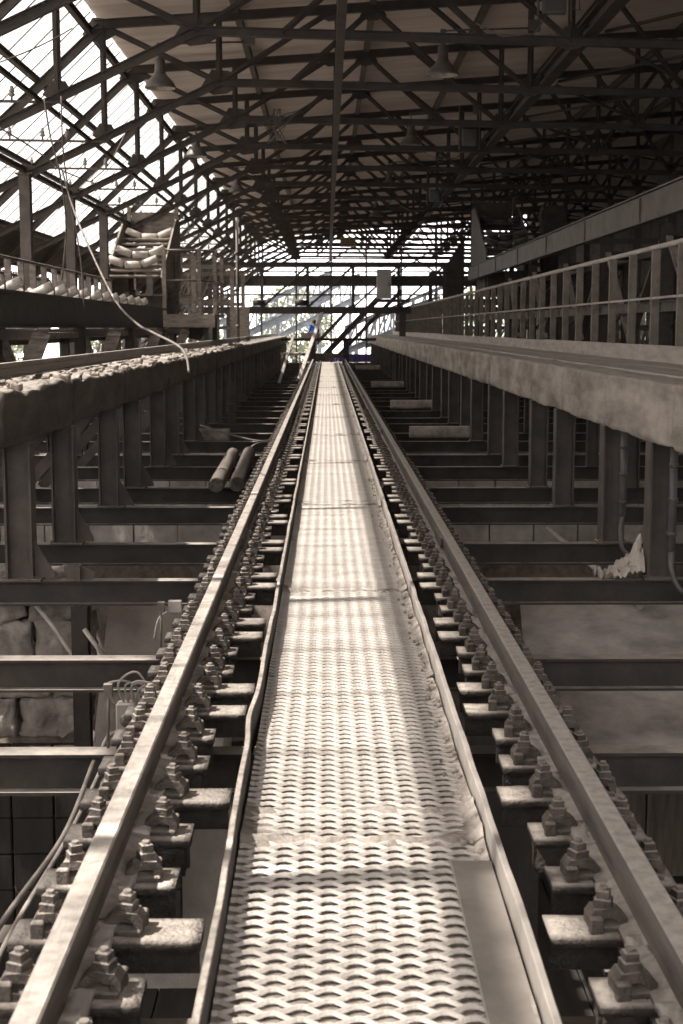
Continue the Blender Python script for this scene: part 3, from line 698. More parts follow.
# plate wall left of the right chute
b = MB(); b.plate([(4.1,48.9,-5.4),(4.75,48.9,-5.4),(4.75,48.9,H(-3.0)),(4.65,48.9,H(-3.0)),(4.1,48.9,H(-2.1))], .06, (0,1,0))
tag(b.build('guard_plate', 'steel'), 'dark slanted steel side plate at the end of the right conveyor', 'plate')
b = MB(); b.box(7.0,7.7,46,46.6,H(2.0),H(-3.9)); b.box(6.95,7.75,45.95,46.65,H(-3.4),H(-3.75))
tag(b.build('duct', 'steel'), 'square dark duct rising behind the right conveyor chute', 'duct')

# ================================================================== LAMPS
def lamp(x, y, zb, label, arm):
    """enamel high-bay lamp, rim at zb"""
    e = empty('pendant_lamp', (x, y, zb))
    MB().lathe([(.29,0),(.30,.02),(.285,.05),(.24,.13),(.15,.22),(.11,.27),(.10,.33)], 28).build('lamp_shade', 'lampgrey', e)
    MB().lathe([(.285,.005),(.27,.05),(.23,.12),(.14,.2),(.05,.22),(.001,.22)], 28).build('shade_lining', 'lampin', e)
    MB().lathe([(.10,.3),(.095,.52),(.075,.55),(.03,.57),(.03,.64),(.001,.65)], 20).build('lamp_neck', 'lampgrey', e)
    MB().lathe([(.001,.02),(.05,.04),(.07,.09),(.05,.15),(.02,.2)], 12).build('bulb', 'porcelain', e)
    b = MB(); b.tube([(0,0,.62),(0,0,.80)], .012, 6); b.tube([(0,0,.80),(.3*arm,0,.82),(1.0*arm,0,.84),(1.7*arm,.1,.88)], .018, 6); b.box(-.05,.05,-.04,.04,.77,.83)
    b.box(min(1.6*arm,1.8*arm), max(1.6*arm,1.8*arm), -.06, .06, .8, 1.0); b.build('lamp_arm', 'pipe', e)
    tag(e, label, 'lamp', 'enamel lamps under the roof')
lamp(2.17, 26.9, H(-4.66), 'large grey enamel lamp nearest the camera, right of the centre beam', 1)
lamp(2.18, 37.0, H(-4.66), 'second grey enamel lamp in the right row, mid-distance', 1)
lamp(2.1, 47.8, H(-4.66), 'third smaller enamel lamp in the right row', 1)
lamp(2.1, 60.2, H(-4.66), 'farthest tiny enamel lamp in the right row', 1)
lamp(-3.15, 27.4, H(-4.50), 'grey enamel lamp nearest in the left row, in front of the glazing', 1)
lamp(-3.45, 38.1, H(-4.50), 'second enamel lamp in the left row', 1)
lamp(-3.0, 48.0, H(-4.50), 'third small enamel lamp in the left row near the tall pipe', 1)

# junction boxes hanging under the right side of the roof
def jbox(x, y, z, label):
    e = empty('junction_box', (x, y, z))
    MB().cbox(-.18,.18,-.08,.08,-.2,.2,.01).build('box_body', 'lampgrey', e)
    MB().cbox(-.15,.15,-.1,-.08,-.17,.17,.004).build('box_lid', 'pipe', e)
    b = MB(); b.tube([(-.25,0,.8),(-.25,0,-.3)], .02, 6); b.tube([(.27,0,.8),(.27,0,-.3)], .02, 6); b.tube([(-.1,0,-.2),(-.3,0,-.5),(-.8,.1,-.52),(-1.2,.2,-.3)], .014, 6)
    b.tube([(.25,0,-.1),(.4,0,-.15),(.38,0,.15),(.45,0,.2)], .014, 6); b.build('cable', 'cable', e)
    tag(e, label, 'junction box')
jbox(3.55, 22.6, H(-5.05), 'grey junction box between conduits under the roof, upper right')
jbox(3.6, 36.2, H(-4.75), 'small junction box lower among the right roof trusses')
jbox(3.7, 49, H(-4.5), 'tiny junction box deep in the right roof trusses')
# wire tangle on chord near centre
b = MB(); random.seed(9)
for k in range(5):
    x0 = -1.05+random.uniform(-.1,.1); pts = [(x0,31.5,H(-4.75)), (x0+random.uniform(-.3,.3),31.5,H(-4.35)), (x0+random.uniform(-.3,.3),31.5,H(-4.0)), (x0+random.uniform(-.2,.3),31.5,H(-4.5)), (x0+.5,31.5,H(-4.7))]
    b.tube(pts, .012, 5)
tag(b.build('wire_tangle', 'cable'), 'tangled wires dangling from a truss left of the centre beam', 'wires')

# ================================================================== CABLES (left)
def curve_pts(pts, n=8):
    pts = [V(p) for p in pts]; out = []
    P = [pts[0]*2-pts[1]] + pts + [pts[-1]*2-pts[-2]]
    for i in range(1, len(P)-2):
        for k in range(n):
            t = k/n; a,b_,c,d = P[i-1:i+3]
            out.append(.5*((2*b_)+(c-a)*t+(2*a-5*b_+4*c-d)*t*t+(3*b_-a-3*c+d)*t*t*t))
    out.append(pts[-1]); return out
def cable(pts, r, label, m='cable', n=8):
    b = MB(); b.tube(curve_pts(pts, n), r, 6); return tag(b.build('cable', m), label, 'cable')
def at(px, py, Y):
    """world point seen at a pixel of the photo, at distance Y along the track"""
    a = math.radians(7.5); f = 1400.; u = (px-341.5)/f; v = -(py-512)/f
    d = V((u, math.cos(a)+v*math.sin(a), -math.sin(a)+v*math.cos(a)))
    ca, sa = math.cos(-math.radians(.6)), math.sin(-math.radians(.6))
    d = V((d.x*ca-d.y*sa, d.x*sa+d.y*ca, d.z)); k = Y/d.y
    return V((d.x*k, Y, CAMZ+d.z*k))
cable([at(62,170,21), at(72,205,21), at(88,245,20), at(114,298,18), at(135,322,17), at(152,332,16), at(177,345,15), at(186,356,14.6), at(189,372,14.4)], .014, 'thick pale cable sagging from the glazing to the left beam', 'cablelight')
cable([at(44,98,21.5), at(50,135,21.5), at(60,175,21.5), at(66,225,22), at(62,280,22.5)], .014, 'thin dark wire hanging from the first insulator bar')
cable([at(61,96,21.5), at(63,150,21.5), at(70,200,21.8), at(80,255,22), at(84,308,22)], .012, 'second thin wire hanging beside the first')
cable([at(0,62,20.5), at(30,50,21), at(55,38,22), at(72,28,22.6)], .010, 'thin wire sagging across the top left glass panes')
cable([at(0,128,21.5), at(25,143,22), at(45,157,23.5), at(62,170,25), at(90,182,27)], .013, 'wire slung low across the left insulator bars')
cable([at(90,182,27), at(108,165,30), at(122,140,31), at(131,120,31.5)], .013, 'wire rising to the third truss on the left')
cable([at(200,425,24), at(236,436,24), at(262,441,24), at(290,437,24), at(306,444,24), at(308,455,23.4)], .016, 'pale rope lying across the left rail in mid-distance', 'cablelight')
cable([at(248,450,23), at(256,444,23.3), at(270,442,24), at(284,444,24), at(300,446,24)], .014, 'second shorter rope over the left rail beside the logs', 'cablelight')
for i, (dx) in enumerate((0,.05)):
    cable([(-.97-dx,2.2,-.26), (-.96-dx,3.2,-.27-dx*.5), (-.98-dx,4.1,-.26), (-.96-dx*.4,5.0,-.27), (-.965-dx,5.9,-.27)], .010, ('inner' if i == 0 else 'outer') + ' cable running outside the left rail, bottom left', 'cablelight')

# ================================================================== THINGS ON THE GIRDERS
def log(p0, p1, r, label):
    b = MB(); p0 = V(p0); p1 = V(p1); n = 24; pts = []; rs = []
    for i in range(n+1):
        t = i/n; pts.append(p0.lerp(p1, t) + V((noise.noise(V((t*3,r*9,1)))*.008, 0, 0))); rs.append(r*(1+.05*noise.noise(V((t*9,r,4)))))
    b.tube(pts, rs, 18, caps=False)
    o = b.build('log', 'log')
    for p, q in ((p0, p1), (p1, p0)):
        d = (p-q).normalized(); MB().tube([p-d*.01, p, p+d*.012], [r*1.0, r*.97, r*.88], 18).build('end_face', 'log', o)
    tag(o, label, 'log'); return o
log((-1.345, 16.95, H(1.90)), (-1.43, 21.2, H(1.90)), .097, 'dark round log on the left, the one further from the rail')
log((-1.10, 17.05, H(1.90)), (-1.19, 21.4, H(1.90)), .097, 'round log lying closest to the left rail')
# box-section pieces standing on girders
for i, (xa, xb, Y, m) in enumerate(((1.52,2.62,25.6,'concrete'), (1.6,2.65,35.0,'concrete'), (1.5,2.6,47.4,'concrete'), (1.4,2.7,68,'concrete'), (-2.3,-1.75,25.0,'concrete'))):
    b = MB(); b.rough(xa, xb, 0, .25, H(2.0), H(1.80), .06, .006, i, freq=8)
    sd_ = 'right' if xa > 0 else 'left'
    tag(b.build('concrete_block', m, loc=(0,Y,0)), 'pale rectangular block between the %s girders, %s of them from the camera' % (sd_, nth(i+1 if i < 4 else 6-i)), 'block')
# small steel off-cut standing on a left girder
b = MB(); b.plate([(-.1,0,0),(.1,0,0),(.12,0,.06),(-.02,0,.13),(-.12,0,.1)], .012, (0,1,0)); b.box(-.015,.015,-.06,.06,0,.12)
tag(b.build('bracket', 'column', loc=(-1.98,11.06,H(2.0))), 'small steel angle bracket standing on a left girder', 'bracket')
# distant post on girder left
b = MB(); b.box(-.09,.09,-.06,.06,0,.22); b.box(-.05,.05,-.05,.05,.22,.42)
tag(b.build('valve_stub', 'steel', loc=(-2.1+.1,29.4,H(2.0))), 'small dark stub standing on a distant left girder', 'stub')
# conduits on right columns
def conduit(label, x, y, z0, z1, tail):
    e = empty('conduit', (x, y, 0))
    MB().tube([(0,0,z1),(0,0,z0)], .033, 10).build('pipe', 'pipe', e)
    for k in range(3): MB().lathe([(.034,0),(.042,0),(.042,.03),(.034,.03)], 10, (0,0,z0+(z1-z0)*(.15+.33*k))).build('clamp_ring', 'clip', e)
    MB().tube(curve_pts([(0,0,z0)] + tail, 6), .02, 8).build('hose', 'cable', e)
    tag(e, label, 'pipe')
conduit('dark conduit pipe with rings on the second right column', 2.72, 12.75, H(1.72), H(.95), [(-.02,-.02,H(1.85)), (.0,-.06,H(2.02)), (.12,-.05,H(2.1))])
conduit('thick dark conduit with looping hose on the nearest right column', 2.72, 10.9, H(1.75), H(.93), [(0,-.03,H(1.9)), (.08,-.1,H(2.06)), (.3,-.12,H(2.1)), (.6,-.1,H(2.05))])
# pale pole and cement lump low on the right
b = MB(); b.tube([at(548,528,17.2), at(612,582,12.55), at(640,606,11.2)], .032, 10)
tag(b.build('pole', 'pvc'), 'thin pale pole slanting down under the right girders', 'pole')
b = MB(); n1, n2 = 22, 14; vs_ = []
for j in range(n2+1):
    for i in range(n1+1):
        u = i/n1; v = j/n2; x = u*.36-.04; yy = (v-.5)*.34; z = .34*max(0,u)**2.1*math.cos((v-.5)*2.8) *(.8+.5*noise.noise(V((x*9,yy*9,8)))) + .08*noise.noise(V((x*12,yy*12,2))) + .06*noise.noise(V((x*34,yy*34,5)))
        vs_.append((x,yy,z))
b.add(vs_, [(j*(n1+1)+i, j*(n1+1)+i+1, (j+1)*(n1+1)+i+1, (j+1)*(n1+1)+i) for j in range(n2) for i in range(n1)], True)
tag(b.build('cloth_heap', 'sand', loc=(2.22,11.16,H(1.98))), 'crumpled pale heap at the foot of the nearest right column', 'heap')

# ================================================================== BELOW THE GIRDERS, LEFT
random.seed(31)
z = H(3.45)
rows = [(.34, 3), (.30, 3), (.36, 3), (.36, 2)]
k = 0
rown = ['lowest', 'second lowest', 'second highest', 'top']
for r, (h_, nb_) in enumerate(rows):
    x = -3.7 + random.uniform(0,.3)
    i = 0
    while x < -2.2:
        L_ = random.uniform(.5,.8); x1 = min(x+L_, -2.02 + random.uniform(-.05,.03))
        if x1 - x > .15:
            i += 1
            b = MB(); b.rough(0, x1-x-.01, 0, .5, 0, h_-.0, .028, .055, k*3+1, freq=5.0, round_=.05)
            tag(b.build('stone_block', 'stone', loc=(x,11.55+random.uniform(-.06,.06),z)), 'rough pale stone in the %s course under the left girders, %s from outside' % (rown[r], nth(i)), 'stone', 'stones of the left rubble wall')
        x = x1; k += 1
    z += h_
# panelled wall below the stones
b = MB()
for j in range(5):
    for i in range(11): b.cbox(-5.2+i*.36, -5.2+i*.36+.345, 11.5, 11.6, H(3.5)-.32*(j+1)+.008, H(3.5)-.32*j-.008, .008)
tag(b.build('panel_wall', 'darkfloor'), 'dark panelled wall in square grid at the bottom left', 'wall panel')
b = MB(); b.ibeam((-1.975,11.03,-5.3), (-1.975,11.03,H(2.2)), .13, .14, .012, .01, (0,1,0))
tag(b.build('lower_post', 'steel'), 'dark post below the left girders in front of the stones', 'post')
b = MB(); n1, n2 = 40, 24; vs_ = []
for j in range(n2+1):
    for i in range(n1+1):
        u = i/n1; v = j/n2; x = -1.93 + u*1.05; yy = 11.2 + v*1.15
        hh = 2.24 + u*.46 + .06*math.sin(u*5) + (1-v)*1.2
        vs_.append((x, yy, H(hh) + .05*noise.noise(V((x*3,yy*3,1))) + .015*noise.noise(V((x*14,yy*14,1)))))
b.add(vs_, [(j*(n1+1)+i, j*(n1+1)+i+1, (j+1)*(n1+1)+i+1, (j+1)*(n1+1)+i) for j in range(n2) for i in range(n1)], True)
b.box(-1.93,-.88,12.36,12.5,-5.3,H(2.85))
tag(b.build('sand_pile', 'sand'), 'smooth slope of sand under the left girders beside the post', 'sand', kind='stuff')
b = MB(); b.tube([at(35,604,11.3), at(52,625,11.2), at(76,660,11.15), at(90,681,11.15)], .02, 8); b.tube([at(84,629,10.75), at(108,662,10.75)], .02, 8)
tag(b.build('lower_pipe', 'pvc'), 'thin pale pipe slanting across the stones at lower left', 'pipe')
b = MB(); b.tube(curve_pts([(-2.9,10.5,H(2.55)), (-2.5,10.4,H(2.56)), (-2.25,10.2,H(2.52)), (-2.0,9.8,H(2.50))]), .014, 6)
tag(b.build('cable', 'cablelight'), 'thin horizontal wire in front of the stones, lower left', 'cable')
# rods and junction box beside the left rail
for i, (px, ya, yb, Y) in enumerate(((108, 684, 748, 6.5), (161, 602, 655, 8.3))):
    b = MB(); p0 = at(px, ya, Y); p1 = at(px, yb, Y); b.tube([p0, p1], .008, 6)
    b.box(p0.x-.02, p0.x+.02, Y-.02, Y+.02, p0.z-.06, p0.z)
    tag(b.build('rod', 'rail'), ('thin upright rod hanging between the two nearest left girders', 'thin upright rod below the third left girder')[i], 'rod')
p = at(127, 716, 6.6)
e = empty('switch_box', p)
MB().cbox(-.05,.05,-.035,.035,-.08,.07,.008).build('box_body', 'porcelain', e)
MB().lathe([(.001,0),(.03,0),(.034,.012),(.02,.022),(.001,.024)], 12).build('dial', 'clip', e, loc=(.005,-.036,-.01)).rotation_euler = (math.radians(90),0,0)
b = MB(); random.seed(2)
for k in range(6):
    a = random.uniform(-.05,.05); b.tube(curve_pts([(a,0,.05), (a-.03+random.uniform(-.03,.05),-.02,.13+random.uniform(0,.05)), (a+.06,-.01,.17+random.uniform(-.02,.05)), (.13+a*.4,0,.1+a)], 6), .006, 5)
b.tube(curve_pts([(-.03,0,-.07), (-.09,0,-.1), (-.12,0,-.17), (-.1,0,-.23)], 6), .012, 6); b.tube(curve_pts([(.02,0,-.07), (-.0,0,-.14), (-.06,0,-.22), (-.08,.03,-.3)], 6), .012, 6)
b.build('wires', 'cablelight', e)
tag(e, 'small switch box with tangled wires beside the left rail', 'switch box')
p = at(175, 606, 8.35)
b = MB(); b.cbox(p.x-.04,p.x+.04,p.y-.02,p.y+.02,p.z-.035,p.z+.035,.004); b.tube(curve_pts([(p.x-.04,p.y,p.z-.03),(p.x-.1,p.y,p.z-.08),(p.x-.13,p.y,p.z-.2)]), .007, 6)
tag(b.build('conduit_box', 'plate'), 'small pale conduit box on the girder left of the rail', 'box')

# ---- right hopper plates
def sheet(pts, nx, ny, amp, seed):
    """a dented thick sheet over four corners"""
    b = MB(); A,B,C_,D = [V(p) for p in pts]; nrm = (B-A).cross(D-A).normalized()
    for s_, fl_ in ((0, 0), (-.03, 1)):
        vs_ = []
        for j in range(ny+1):
            for i in range(nx+1):
                q = (A.lerp(B,i/nx)).lerp(D.lerp(C_,i/nx), j/ny); vs_.append(q + nrm*(amp*noise.noise(q*1.6+V((seed,0,0))) + amp*.3*noise.noise(q*6) + s_))
        b.add(vs_, [(j*(nx+1)+i, j*(nx+1)+i+1, (j+1)*(nx+1)+i+1, (j+1)*(nx+1)+i) for j in range(ny) for i in range(nx)], True)
    return b
tag(sheet([(1.42,9.3,H(3.05)), (3.6,9.3,H(3.05)), (3.6,12.6,H(2.28)), (1.75,12.6,H(2.28))], 40, 40, .05, 1).build('hopper_plate', 'hopper', recalc=False), 'large dented pale grey hopper plate under the right girders', 'hopper plate')
tag(sheet([(-4.4,12.9,H(3.9)), (3.6,12.9,H(3.9)), (3.6,14.9,H(2.35)), (-4.4,14.9,H(2.35))], 50, 20, .03, 4).build('hopper_plate', 'plank', recalc=False), 'brown sloping hopper plate further back across the bunker', 'hopper plate')
b = MB(); b.box(1.35,1.42,9.0,12.7,H(4.5),H(2.6)); tag(b.build('bunker_plate', 'steel'), 'dark vertical side wall of the right hopper beside the rail', 'hopper wall')

# ================================================================== FAR END
GYd = 67.0
e = empty('cross_gallery', (0, GYd, 0))
gx0, gx1 = -9.5, 12.5
MB().ibeam((gx0,0,H(-2.95)), (gx1,0,H(-2.95)), .2, .24).build('top_chord', 'truss', e)
MB().box(gx0, gx1, .1, .2, H(-2.45), H(-1.95)).build('side_panel', 'truss', e)
MB().ibeam((gx0,0,H(-.82)), (gx1,0,H(-.82)), .2, .32).build('bottom_chord', 'truss', e)
MB().bar((gx0,0,H(-1.55)), (gx1,0,H(-1.55)), .06, .08).build('middle_rail', 'truss', e)
x = gx0; k = 0
while x < gx1:
    MB().bar((x,0,H(-.8)), (x,0,H(-2.95)), .14, .12, (0,1,0)).build('gallery_post', 'truss', e)
    MB().bar((x,0.02,H(-.95)), (x+2.1,0.02,H(-2.85)), .1, .1, (0,1,0)).build('gallery_diagonal', 'column', e)
    x += 2.15; k += 1
for x in (-8.2, -4.6, 3.6, 7.8, 12): MB().ibeam((x,0,-5.4), (x,0,H(-.8)), .3, .3, .02, .015, (0,1,0)).build('gallery_leg', 'truss', e)
for x in (-3.2, -1.2): MB().lathe([(.001,-.25),(.3,-.25),(.3,.0),(.001,.0)], 12, (x,-.1,H(-1.3))).build('hanging_drum', 'steel', e)
tag(e, 'dark trussed gallery crossing the hall above the end of the track', 'gallery')
# white cabinet on the gallery
p = at(384, 284, GYd-.6)
e = empty('control_cabinet', (p.x, p.y, p.z))
MB().cbox(-.34,.34,-.2,.2,-.68,.68,.02).build('cabinet_body', 'white', e)
MB().cbox(-.29,.29,-.22,-.2,-.6,.6,.005).build('cabinet_door', 'white', e)
MB().box(.2,.24,-.24,-.22,-.1,.05).build('handle', 'steel', e)
MB().box(-.5,1.2,-.25,.5,-.84,-.70).build('shelf', 'truss', e)
tag(e, 'pale upright cabinet fixed on the far crossing gallery', 'cabinet')
p = at(348, 242, 64.5)
e = empty('sign_board', p)
MB().box(-.36,.36,-.03,.0,-.22,.22).build('panel', 'sign', e)
for z in (.1, 0, -.1):
    MB().box(-.28,.28,-.036,-.03,z-.02,z+.02).build('text_line', 'steel', e)
for x in (-.3,.3): MB().bar((x,0,.2),(x,0,1.9),.02,.02,(0,1,0)).build('hanger', 'truss', e)
tag(e, 'small ochre sign board hanging in the distance above the track', 'sign')
# tall thin pipe on the left
b = MB(); p0 = at(237, 232, 47); b.tube([(p0.x,47,H(2.0)), (p0.x,47,H(-3.6))], .055, 8)
for z in (-1.2, 0, 1.2, 2.4): b.lathe([(.056,0),(.075,0),(.075,.1),(.056,.1)], 8, (p0.x,47,CAMZ+z))
tag(b.build('standpipe', 'column'), 'tall thin pipe standing left of the track near the platform', 'pipe')
# pillar and small items left of far beam
p0 = at(241, 330, 52); b = MB(); b.box(p0.x-.3,p0.x+.3,52,52.4,H(2.0),H(-.75)); tag(b.build('pillar', 'wood'), 'pale square pillar beyond the left platform', 'pillar')

# buffer at the end of the track
e = empty('track_end_frame', (0, TEND+.6, 0))
MB().box(-1.0,.95,0,.2,-.15,.28).build('buffer_beam', 'column', e)
MB().ibeam((-.72,.1,-.8),(-.72,.1,.95),.3,.3,.02,.02,(0,1,0)).build('post', 'steel', e)
MB().ibeam((1.0,.1,-.8),(1.0,.1,.95),.3,.3,.02,.02,(0,1,0)).build('post', 'steel', e)
MB().ibeam((-2.4,.1,1.0),(2.6,.1,1.0),.14,.14).build('cross_bar', 'steel', e)
MB().box(-1.35,-.35,.4,.9,.95,1.35).build('block', 'wood', e)
tag(e, 'dark steel frame with two posts closing the end of the track', 'frame')
def tarp(x0, x1, Y, z0, z1, label):
    b = MB(); n1, n2 = 30, 10; vs_ = []
    for s_ in (0, .015):
        for j in range(n2+1):
            for i in range(n1+1):
                vs_.append((x0+(x1-x0)*i/n1, Y+s_+.03*math.sin(i*.9)+.02*noise.noise(V((i*.3,j*.4,1))), z0+(z1-z0)*j/n2+.01*noise.noise(V((i*.4,0,3)))))
    m_ = (n1+1)*(n2+1)
    b.add(vs_, [tuple(q+o for q in (j*(n1+1)+i, j*(n1+1)+i+1, (j+1)*(n1+1)+i+1, (j+1)*(n1+1)+i)) for o in (0,m_) for j in range(n2) for i in range(n1)], True)
    tag(b.build('tarpaulin', 'purple', recalc=False), label, 'tarpaulin')
tarp(1.15, 2.3, 73.4, at(360,362,73.4).z, at(360,354,73.4).z, 'larger purple tarpaulin hanging at the far end, right of the track')
tarp(.35, 1.0, 71.9, at(340,361,71.9).z, at(340,358,71.9).z, 'narrow purple tarpaulin strip low at the end of the track')
# leaning poles
b = MB(); b.bar(at(299,379,56), at(322,313,60), .14, .08); tag(b.build('leaning_plank', 'pvc'), 'pale plank leaning by the end of the left rail', 'plank')
b = MB(); b.bar(at(279,384,50), at(293,337,54), .1, .08); tag(b.build('leaning_pole', 'steel'), 'dark pole leaning against the far left beam', 'pole')
e = empty('sawhorse', at(291,372,58))
MB().bar((-.45,0,.75),(.45,0,.7),.1,.08).build('top_bar', 'wood', e)
for x, y in ((-.4,.25),(-.4,-.25),(.4,.25),(.4,-.25)): MB().bar((x,y,-.1),(x*.9,y*.2,.72),.06,.06,(0,1,0)).build('leg', 'wood', e)
tag(e, 'small wooden sawhorse left of the distant rail', 'sawhorse')

# steel stair and inclined beams beyond the track
def incline(x0, z0, x1, z1, Y, w, m, label, name, treads=0):
    e = empty(name, (0, Y, 0)); D = .9 if name != 'conveyor_bridge' else 1.6
    for dy in (0, D): MB().ibeam((x0,dy,z0), (x1,dy,z1), w*.5, w, .02, .02, (0,0,1)).build('side_beam', m, e)
    if name == 'conveyor_bridge':
        up = 1.7
        for dy in (0, D): MB().ibeam((x0,dy,z0+up), (x1,dy,z1+up), w*.4, w*.6, .02, .02).build('top_beam', m, e)
        for k in range(treads):
            ta, tb = k/treads, (k+1)/treads; xa, xb = x0+(x1-x0)*ta, x0+(x1-x0)*tb; za, zb_ = z0+(z1-z0)*ta, z0+(z1-z0)*tb
            MB().bar((xa,0,za), (xa,0,za+up), .14, .14, (0,1,0)).build('lattice_post', m, e)
            MB().bar((xa,0,za), (xb,0,zb_+up), .12, .12, (0,1,0)).build('lattice_diagonal', m, e)
        for t in (.1, .5, .9):
            xx = x0+(x1-x0)*t; MB().bar((xx,D/2,-5.4), (xx,D/2,z0+(z1-z0)*t), .3, .3, (0,1,0)).build('leg', m, e)
    else:
        for k in range(treads):
            t = (k+.5)/treads; MB().box(x0+(x1-x0)*t-.12, x0+(x1-x0)*t+.12, 0, .9, z0+(z1-z0)*t-.02, z0+(z1-z0)*t+.02).build('tread', m, e)
    tag(e, label, {'steel_stair': 'stair', 'conveyor_bridge': 'bridge'}.get(name, 'beam'))
def inc_px(a, b_, Y, w, m, label, name, treads=0):
    p = at(*a, Y); q = at(*b_, Y); incline(p.x, p.z, q.x, q.z, Y, w, m, label, name, treads)
inc_px((324,356), (388,288), 77, .3, 'truss', 'dark steel stair rising to the right behind the track end', 'steel_stair', 16)
inc_px((338,356), (402,290), 80, .2, 'truss', 'second dark inclined beam just right of the stair', 'inclined_beam')
inc_px((316,344), (352,306), 83, .2, 'truss', 'thin dark inclined beam left of the stair', 'inclined_beam')
inc_px((225,344), (330,296), 104, .5, 'outsteel', 'pale inclined conveyor bridge outside, left of the track end', 'conveyor_bridge', 10)
inc_px((262,345), (360,296), 112, .45, 'outsteel', 'second pale inclined bridge outside behind the first', 'conveyor_bridge', 10)
inc_px((345,352), (460,304), 100, .45, 'outsteel', 'pale inclined bridge outside, right of the track end', 'conveyor_bridge', 10)
inc_px((366,346), (440,322), 96, .3, 'outsteel', 'low pale inclined bridge outside at far right', 'conveyor_bridge', 8)
inc_px((130,345), (235,318), 100, .4, 'outsteel', 'low pale bridge outside behind the left platform', 'conveyor_bridge', 8)
# a steel end frame of the hall with horizontal glazing bars
e = empty('gable_lattice', (0, 93.2, 0))
for i in range(9):
    z = H(-2.8-.42*i); MB().bar((-8.4+ (i*.5), 0, z), (13, 0, z), .06, .10).build('glazing_rail', 'truss', e)
for x in (-6.5, -4.3, -2, .3, 2.6, 4.9, 7.2, 9.5, 11.8): MB().bar((x,0,-5.4), (x,0,roofz(x)-.2 if x > -4.3 else chz(x)), .12, .16, (0,1,0)).build('mullion', 'truss', e)
for a, c in (((-8,H(-2.4)), (0,H(-5.8))), ((-3,H(-2.5)), (3,H(-6))), ((3,H(-2.5)),(9,H(-6.4))), ((9,H(-2.5)), (3,H(-6.2)))): MB().bar((a[0],.1,a[1]), (c[0],.1,c[1]), .1, .14, (0,1,0)).build('diagonal', 'truss', e)
tag(e, 'open steel end frame with horizontal bars, sky behind', 'frame')
# clutter racks on both sides in the far half of the hall
def rack(x0, x1, Y, label, seed):
    mm = 'wood' if x0 < 0 else 'truss'
    random.seed(seed); e = empty('pipe_rack', ((x0+x1)/2, Y, -5.4)); W = (x1-x0)/2; top = 5.4 + H(-2.3)
    for x in (-W, 0, W): MB().ibeam((x,0,0),(x,0,top),.16,.16,.012,.01,(0,1,0)).build('post', mm, e)
    for z in (5.0, 6.1, 7.0, 8.0, top): MB().ibeam((-W,0,z),(W,0,z),.12,.14).build('shelf_beam', mm, e)
    for k in range(5 if x0 > 0 else 9):
        a = random.uniform(-W,0); MB().bar((a,.05,random.choice((5,6.1))), (a+random.uniform(.8,2),.05,random.choice((7,8,top))), .06, .09, (0,1,0)).build('diagonal', 'column' if x0 > 0 else 'wood', e)
    tag(e, label, 'rack')
rack(-8.2, -4.3, 46, 'steel pipe rack on the left just beyond the platform', 1)
rack(-8.2, -3.6, 54, 'steel pipe rack on the left, second beyond the platform', 2)
rack(-8.2, -3.6, 61, 'steel pipe rack on the left nearest the gallery', 3)
rack(4.6, 9.8, 53, 'steel rack on the right behind the dark chute', 4)
rack(4.4, 9.8, 60, 'steel rack on the right nearest the gallery', 5)
rack(6.6, 10, 38, 'steel rack on the right beside the conveyor trestles', 6)
# slatted screen on the left side
e = empty('slatted_screen', (-8.4, 30, H(.4)))
for k in range(44): MB().box(-.02,.02,k*.3,k*.3+.1,0,1.9).build('slat', 'column', e)
for z in (.1, 1.8): MB().bar((0,-.1,z),(0,13.2,z),.05,.07).build('slat_rail', 'column', e)
tag(e, 'screen of thin upright slats at the far left edge of the hall', 'screen')

